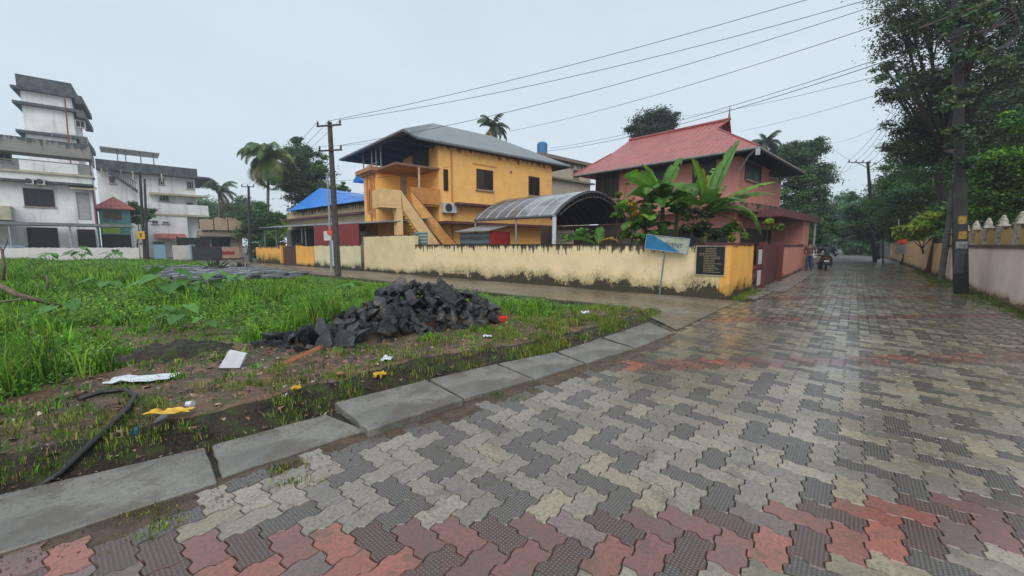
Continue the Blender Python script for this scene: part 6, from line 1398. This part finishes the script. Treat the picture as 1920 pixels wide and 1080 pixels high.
def person(fr, label, pose, shirt, trousers, hair=HAIR, helmet=None, z=0):
    """pose: joints of a 1.7 m figure in local metres, x right, y the way the figure faces"""
    T = thing('person', fr, label, 'person', z=z); p = pose
    J = [(p['pel'], .125, .10), (p['waist'], .115, .09), (p['chest'], .15, .105), (p['neck'], .05), (p['head'], .075, .09), (p['crown'], .065, .08)]
    E_ = [(0, 1), (1, 2), (2, 3), (3, 4), (4, 5)]
    for s_ in ('l', 'r'):
        n = len(J); J += [(p['sh' + s_], .06), (p['el' + s_], .04), (p['wr' + s_], .028), (p['ha' + s_], .035, .02)]; E_ += [(2, n), (n, n + 1), (n + 1, n + 2), (n + 2, n + 3)]
        n = len(J); J += [(p['hip' + s_], .09), (p['kn' + s_], .06), (p['an' + s_], .04), (p['to' + s_], .035)]; E_ += [(0, n), (n, n + 1), (n + 1, n + 2), (n + 2, n + 3)]
    B = skin_body('body', J, E_, SKIN, T)
    for s_ in ('l', 'r'):
        w_, h_ = Vector(p['wr' + s_]), Vector(p['ha' + s_]); d = (h_ - w_).normalized(); sd_ = d.cross(Vector((0, 1, 0))); sd_ = sd_.normalized() if sd_.length > .01 else Vector((1, 0, 0))
        fm = MB()
        for i in range(4): a = h_ + sd_ * (i - 1.5) * .018; fm.tube([a, a + d * .045, a + d * (.075 + .01 * (i in (1, 2))) + Vector((0, .02, -.01))], [.009, .008, .006], 5)
        fm.tube([w_ + d * .02 + sd_ * .025, w_ + d * .06 + sd_ * .055 + Vector((0, .02, 0))], [.01, .008], 5); link('fingers', fm, SKIN, B)
    link('ears', MB().ball(Vector(p['head']) + Vector((-.08, 0, .01)), .022, 6, (.5, 1, 1.4)).ball(Vector(p['head']) + Vector((.08, 0, .01)), .022, 6, (.5, 1, 1.4)), SKIN, B)
    fc = Vector(p['head']); link('face', MB().ball(fc + Vector((0, .095, .0)), .016, 6, (.8, 1, 1.5)).ball(fc + Vector((-.03, .082, .025)), .011, 6).ball(fc + Vector((.03, .082, .025)), .011, 6).box(fc.x - .025, fc.x + .025, fc.y + .07, fc.y + .092, fc.z - .045, fc.z - .036), M('lips_eyes', (.07, .03, .025), .5), B)
    # clothing follows the limbs, slightly larger
    up = lambda a, b, t_: tuple(Vector(a).lerp(Vector(b), t_))
    J2 = [(p['pel'], .145, .12), (p['waist'], .14, .115), (p['chest'], .175, .13), (up(p['chest'], p['neck'], .75), .075)]; E2 = [(0, 1), (1, 2), (2, 3)]
    for s_ in ('l', 'r'): n = len(J2); J2 += [(p['sh' + s_], .078), (up(p['sh' + s_], p['el' + s_], .75), .062)] + ([(p['el' + s_], .055), (up(p['el' + s_], p['wr' + s_], .9), .045)] if helmet else []); E2 += [(2, n), (n, n + 1)] + ([(n + 1, n + 2), (n + 2, n + 3)] if helmet else [])
    skin_body('shirt', J2, E2, shirt, T)
    J3 = [(up(p['pel'], p['waist'], .2), .14, .115), (p['pel'], .145, .12)]; E3 = [(0, 1)]
    for s_ in ('l', 'r'): n = len(J3); J3 += [(p['hip' + s_], .105), (p['kn' + s_], .078), (up(p['kn' + s_], p['an' + s_], .95), .062)]; E3 += [(1, n), (n, n + 1), (n + 1, n + 2)]
    skin_body('trousers', J3, E3, trousers, T)
    if helmet: link('helmet', MB().ball(Vector(p['head']) + Vector((0, -.005, .055)), .145, 8, (.9, 1.05, .95)).mesh('helmet', True), helmet, T)
    else: link('hair', MB().ball(Vector(p['head']) + Vector((0, -.018, .065)), .112, 8, (.88, 1, .85)).mesh('hair', True), hair, T)
    for s_ in ('l', 'r'): a = Vector(p['an' + s_]); link('shoe', MB().prism([a + Vector((-.045, -.07, -.075)), a + Vector((.045, -.07, -.075)), a + Vector((.05, .17, -.075)), a + Vector((-.05, .17, -.075))], (0, 0, .065)), BLK, T, bevel=.012)
    return T
stand = dict(pel=(0, 0, .95), waist=(0, .02, 1.10), chest=(0, .05, 1.36), neck=(0, .09, 1.49), head=(0, .13, 1.60), crown=(0, .14, 1.68),
             shl=(-.19, .04, 1.42), ell=(-.27, .06, 1.13), wrl=(-.22, .26, .98), hal=(-.20, .33, .96), shr=(.19, .04, 1.42), elr=(.26, .06, 1.14), wrr=(.25, .30, 1.02), har=(.24, .37, 1.01),
             hipl=(-.09, 0, .90), knl=(-.10, .04, .50), anl=(-.11, 0, .08), tol=(-.11, .13, .04), hipr=(.09, 0, .90), knr=(.11, -.02, .50), anr=(.12, -.08, .08), tor=(.12, .05, .04))
HD = 49.5 - 90 + 3
pp = gp(1516, 508); person(Fr((pp.x, pp.y), HD), 'person in a brown shirt and blue jeans seen from behind beside the white scooter', stand, SHIRT, JEAN)
ride = dict(pel=(0, -.12, .84), waist=(0, -.06, 1.0), chest=(0, .05, 1.26), neck=(0, .10, 1.38), head=(0, .13, 1.49), crown=(0, .14, 1.57),
            shl=(-.20, .05, 1.31), ell=(-.33, .22, 1.10), wrl=(-.34, .46, 1.03), hal=(-.33, .52, 1.03), shr=(.20, .05, 1.31), elr=(.33, .22, 1.10), wrr=(.34, .46, 1.03), har=(.33, .52, 1.03),
            hipl=(-.12, -.08, .82), knl=(-.24, .28, .66), anl=(-.27, .05, .22), tol=(-.28, .18, .18), hipr=(.12, -.08, .82), knr=(.24, .28, .66), anr=(.27, .05, .22), tor=(.28, .18, .18))
def motorbike(fr, label, body, seatm, scooter=False, tail=True, plate=True):
    T = thing('scooter' if scooter else 'motorcycle', fr, label, 'scooter' if scooter else 'motorcycle')
    R_ = .24 if scooter else .30; wb_ = .62 if scooter else .64
    for y_ in (-wb_, wb_):
        w_ = link('wheel', MB().disc((-.05, y_, R_), (1, 0, 0), R_, .10, 22, hole=R_ * .68), TYRE, T); link('rim', MB().disc((-.02, y_, R_), (1, 0, 0), R_ * .67, .04, 12, hole=R_ * .5).box(-.015, .015, y_ - .02, y_ + .02, R_ * .35, R_ * 1.62).tube([(-.06, y_, R_), (.06, y_, R_)], .04, 8), steel, w_)
    bm_ = MB()
    if scooter: bm_.prism([(-.17, -.72, .42), (-.19, -.1, .34), (-.16, .05, .40), (-.16, .05, .68), (-.15, -.65, .76), (-.10, -.85, .66)], (.34, 0, 0)).prism([(-.17, .30, .30), (-.17, .40, .34), (-.15, .52, .98), (-.15, .44, .98)], (.34, 0, 0)).box(-.15, .15, .02, .34, .26, .32)
    else: bm_.prism([(-.13, -.72, .66), (-.14, -.2, .56), (-.12, .05, .60), (-.12, .04, .76), (-.11, -.62, .84), (-.08, -.92, .84)], (.25, 0, 0)).prism([(-.14, .02, .66), (-.15, .44, .70), (-.12, .40, .94), (-.12, .08, .88)], (.28, 0, 0)).box(-.14, .14, -.15, .30, .26, .58).tube([(.19, -.75, .42), (.17, -.1, .30), (.1, .3, .32)], [.05, .045, .03], 8)
    link('body', bm_, body, T, bevel=.02); link('seat', MB().prism([(-.13, -.66, .80), (.13, -.66, .80), (.12, .10, .79), (-.12, .10, .79)], (0, 0, .08)), seatm, T, bevel=.03)
    link('handlebar', MB().tube([(-.34, .40, 1.04), (-.12, .50, 1.02), (.12, .50, 1.02), (.34, .40, 1.04)], .016, 6).tube([(0, .52, 1.0), (0, wb_, R_)], .03, 6), BLK, T)
    for s_ in (-1, 1): m_ = link('mirror', MB().tube([(s_ * .26, .44, 1.04), (s_ * .34, .46, 1.20)], .008, 5).disc((s_ * .36, .455, 1.24), (0, 1, 0), .065, .02, 12), BLK, T)
    link('mudguard', MB().prism([(-.07, -.98, .40), (.07, -.98, .40), (.08, -.80, .70), (-.08, -.80, .70)], (0, .02, .02)), BLK, T)
    if tail: link('tail_light', MB().box(-.09, .09, -.96, -.93, .72, .79), M('tail_red', (.35, .01, .01), .3), T)
    if plate:
        n_ = link('number_plate', MB().box(-.12, .12, -1.01, -1.0, .50, .60), M('plate_white', (.65, .65, .65), .5), T)
    link('indicators', MB().box(-.22, -.15, -.90, -.86, .70, .74).box(.15, .22, -.90, -.86, .70, .74).box(-.149, .149, -.885, -.875, .715, .725), M('amber', (.5, .18, .02), .4), T)
    return T
pb_ = gp(1548, 505); MF = Fr((pb_.x, pb_.y), HD); motorbike(MF, 'black motorcycle seen from behind with a red tail light and white number plate', BLK, BLK)
person(MF, 'person in dark clothes and a dark helmet riding the black motorcycle, seen from behind', ride, NAVY, M('black_trousers', (.02, .022, .03), .8), helmet=M('dark_helmet', (.03, .05, .055), .3))
pw_ = gp(1529, 503); motorbike(Fr((pw_.x, pw_.y), HD + 22), 'white scooter standing between the person in jeans and the black motorcycle', WSC, BLK, scooter=True)
pf_ = gp(1570, 481); MF2 = Fr((pf_.x - .3, pf_.y), HD + 4); motorbike(MF2, 'far motorcycle coming up the road beside the dark wall', BLK, BLK); person(MF2, 'person riding the far motorcycle, in a dark blue jacket', ride, NAVY, JEAN, helmet=BLK)
# ------------------------------------------------------------------ rain haze
hz = MB().box(-95, 130, -8, 150, -1.1, 24)
hm = bpy.data.materials.new('haze'); hm.use_nodes = True; ht = hm.node_tree; ht.nodes.clear(); ho = ht.nodes.new('ShaderNodeOutputMaterial'); hv = ht.nodes.new('ShaderNodeVolumePrincipled')
hv.inputs['Color'].default_value = (.80, .88, .95, 1); hv.inputs['Density'].default_value = .0013; hv.inputs['Anisotropy'].default_value = .2; ht.links.new(hv.outputs[0], ho.inputs['Volume'])
o = link('haze', hz, hm); tag(o, 'thin rain haze over the whole neighbourhood', 'haze', None, 'stuff')
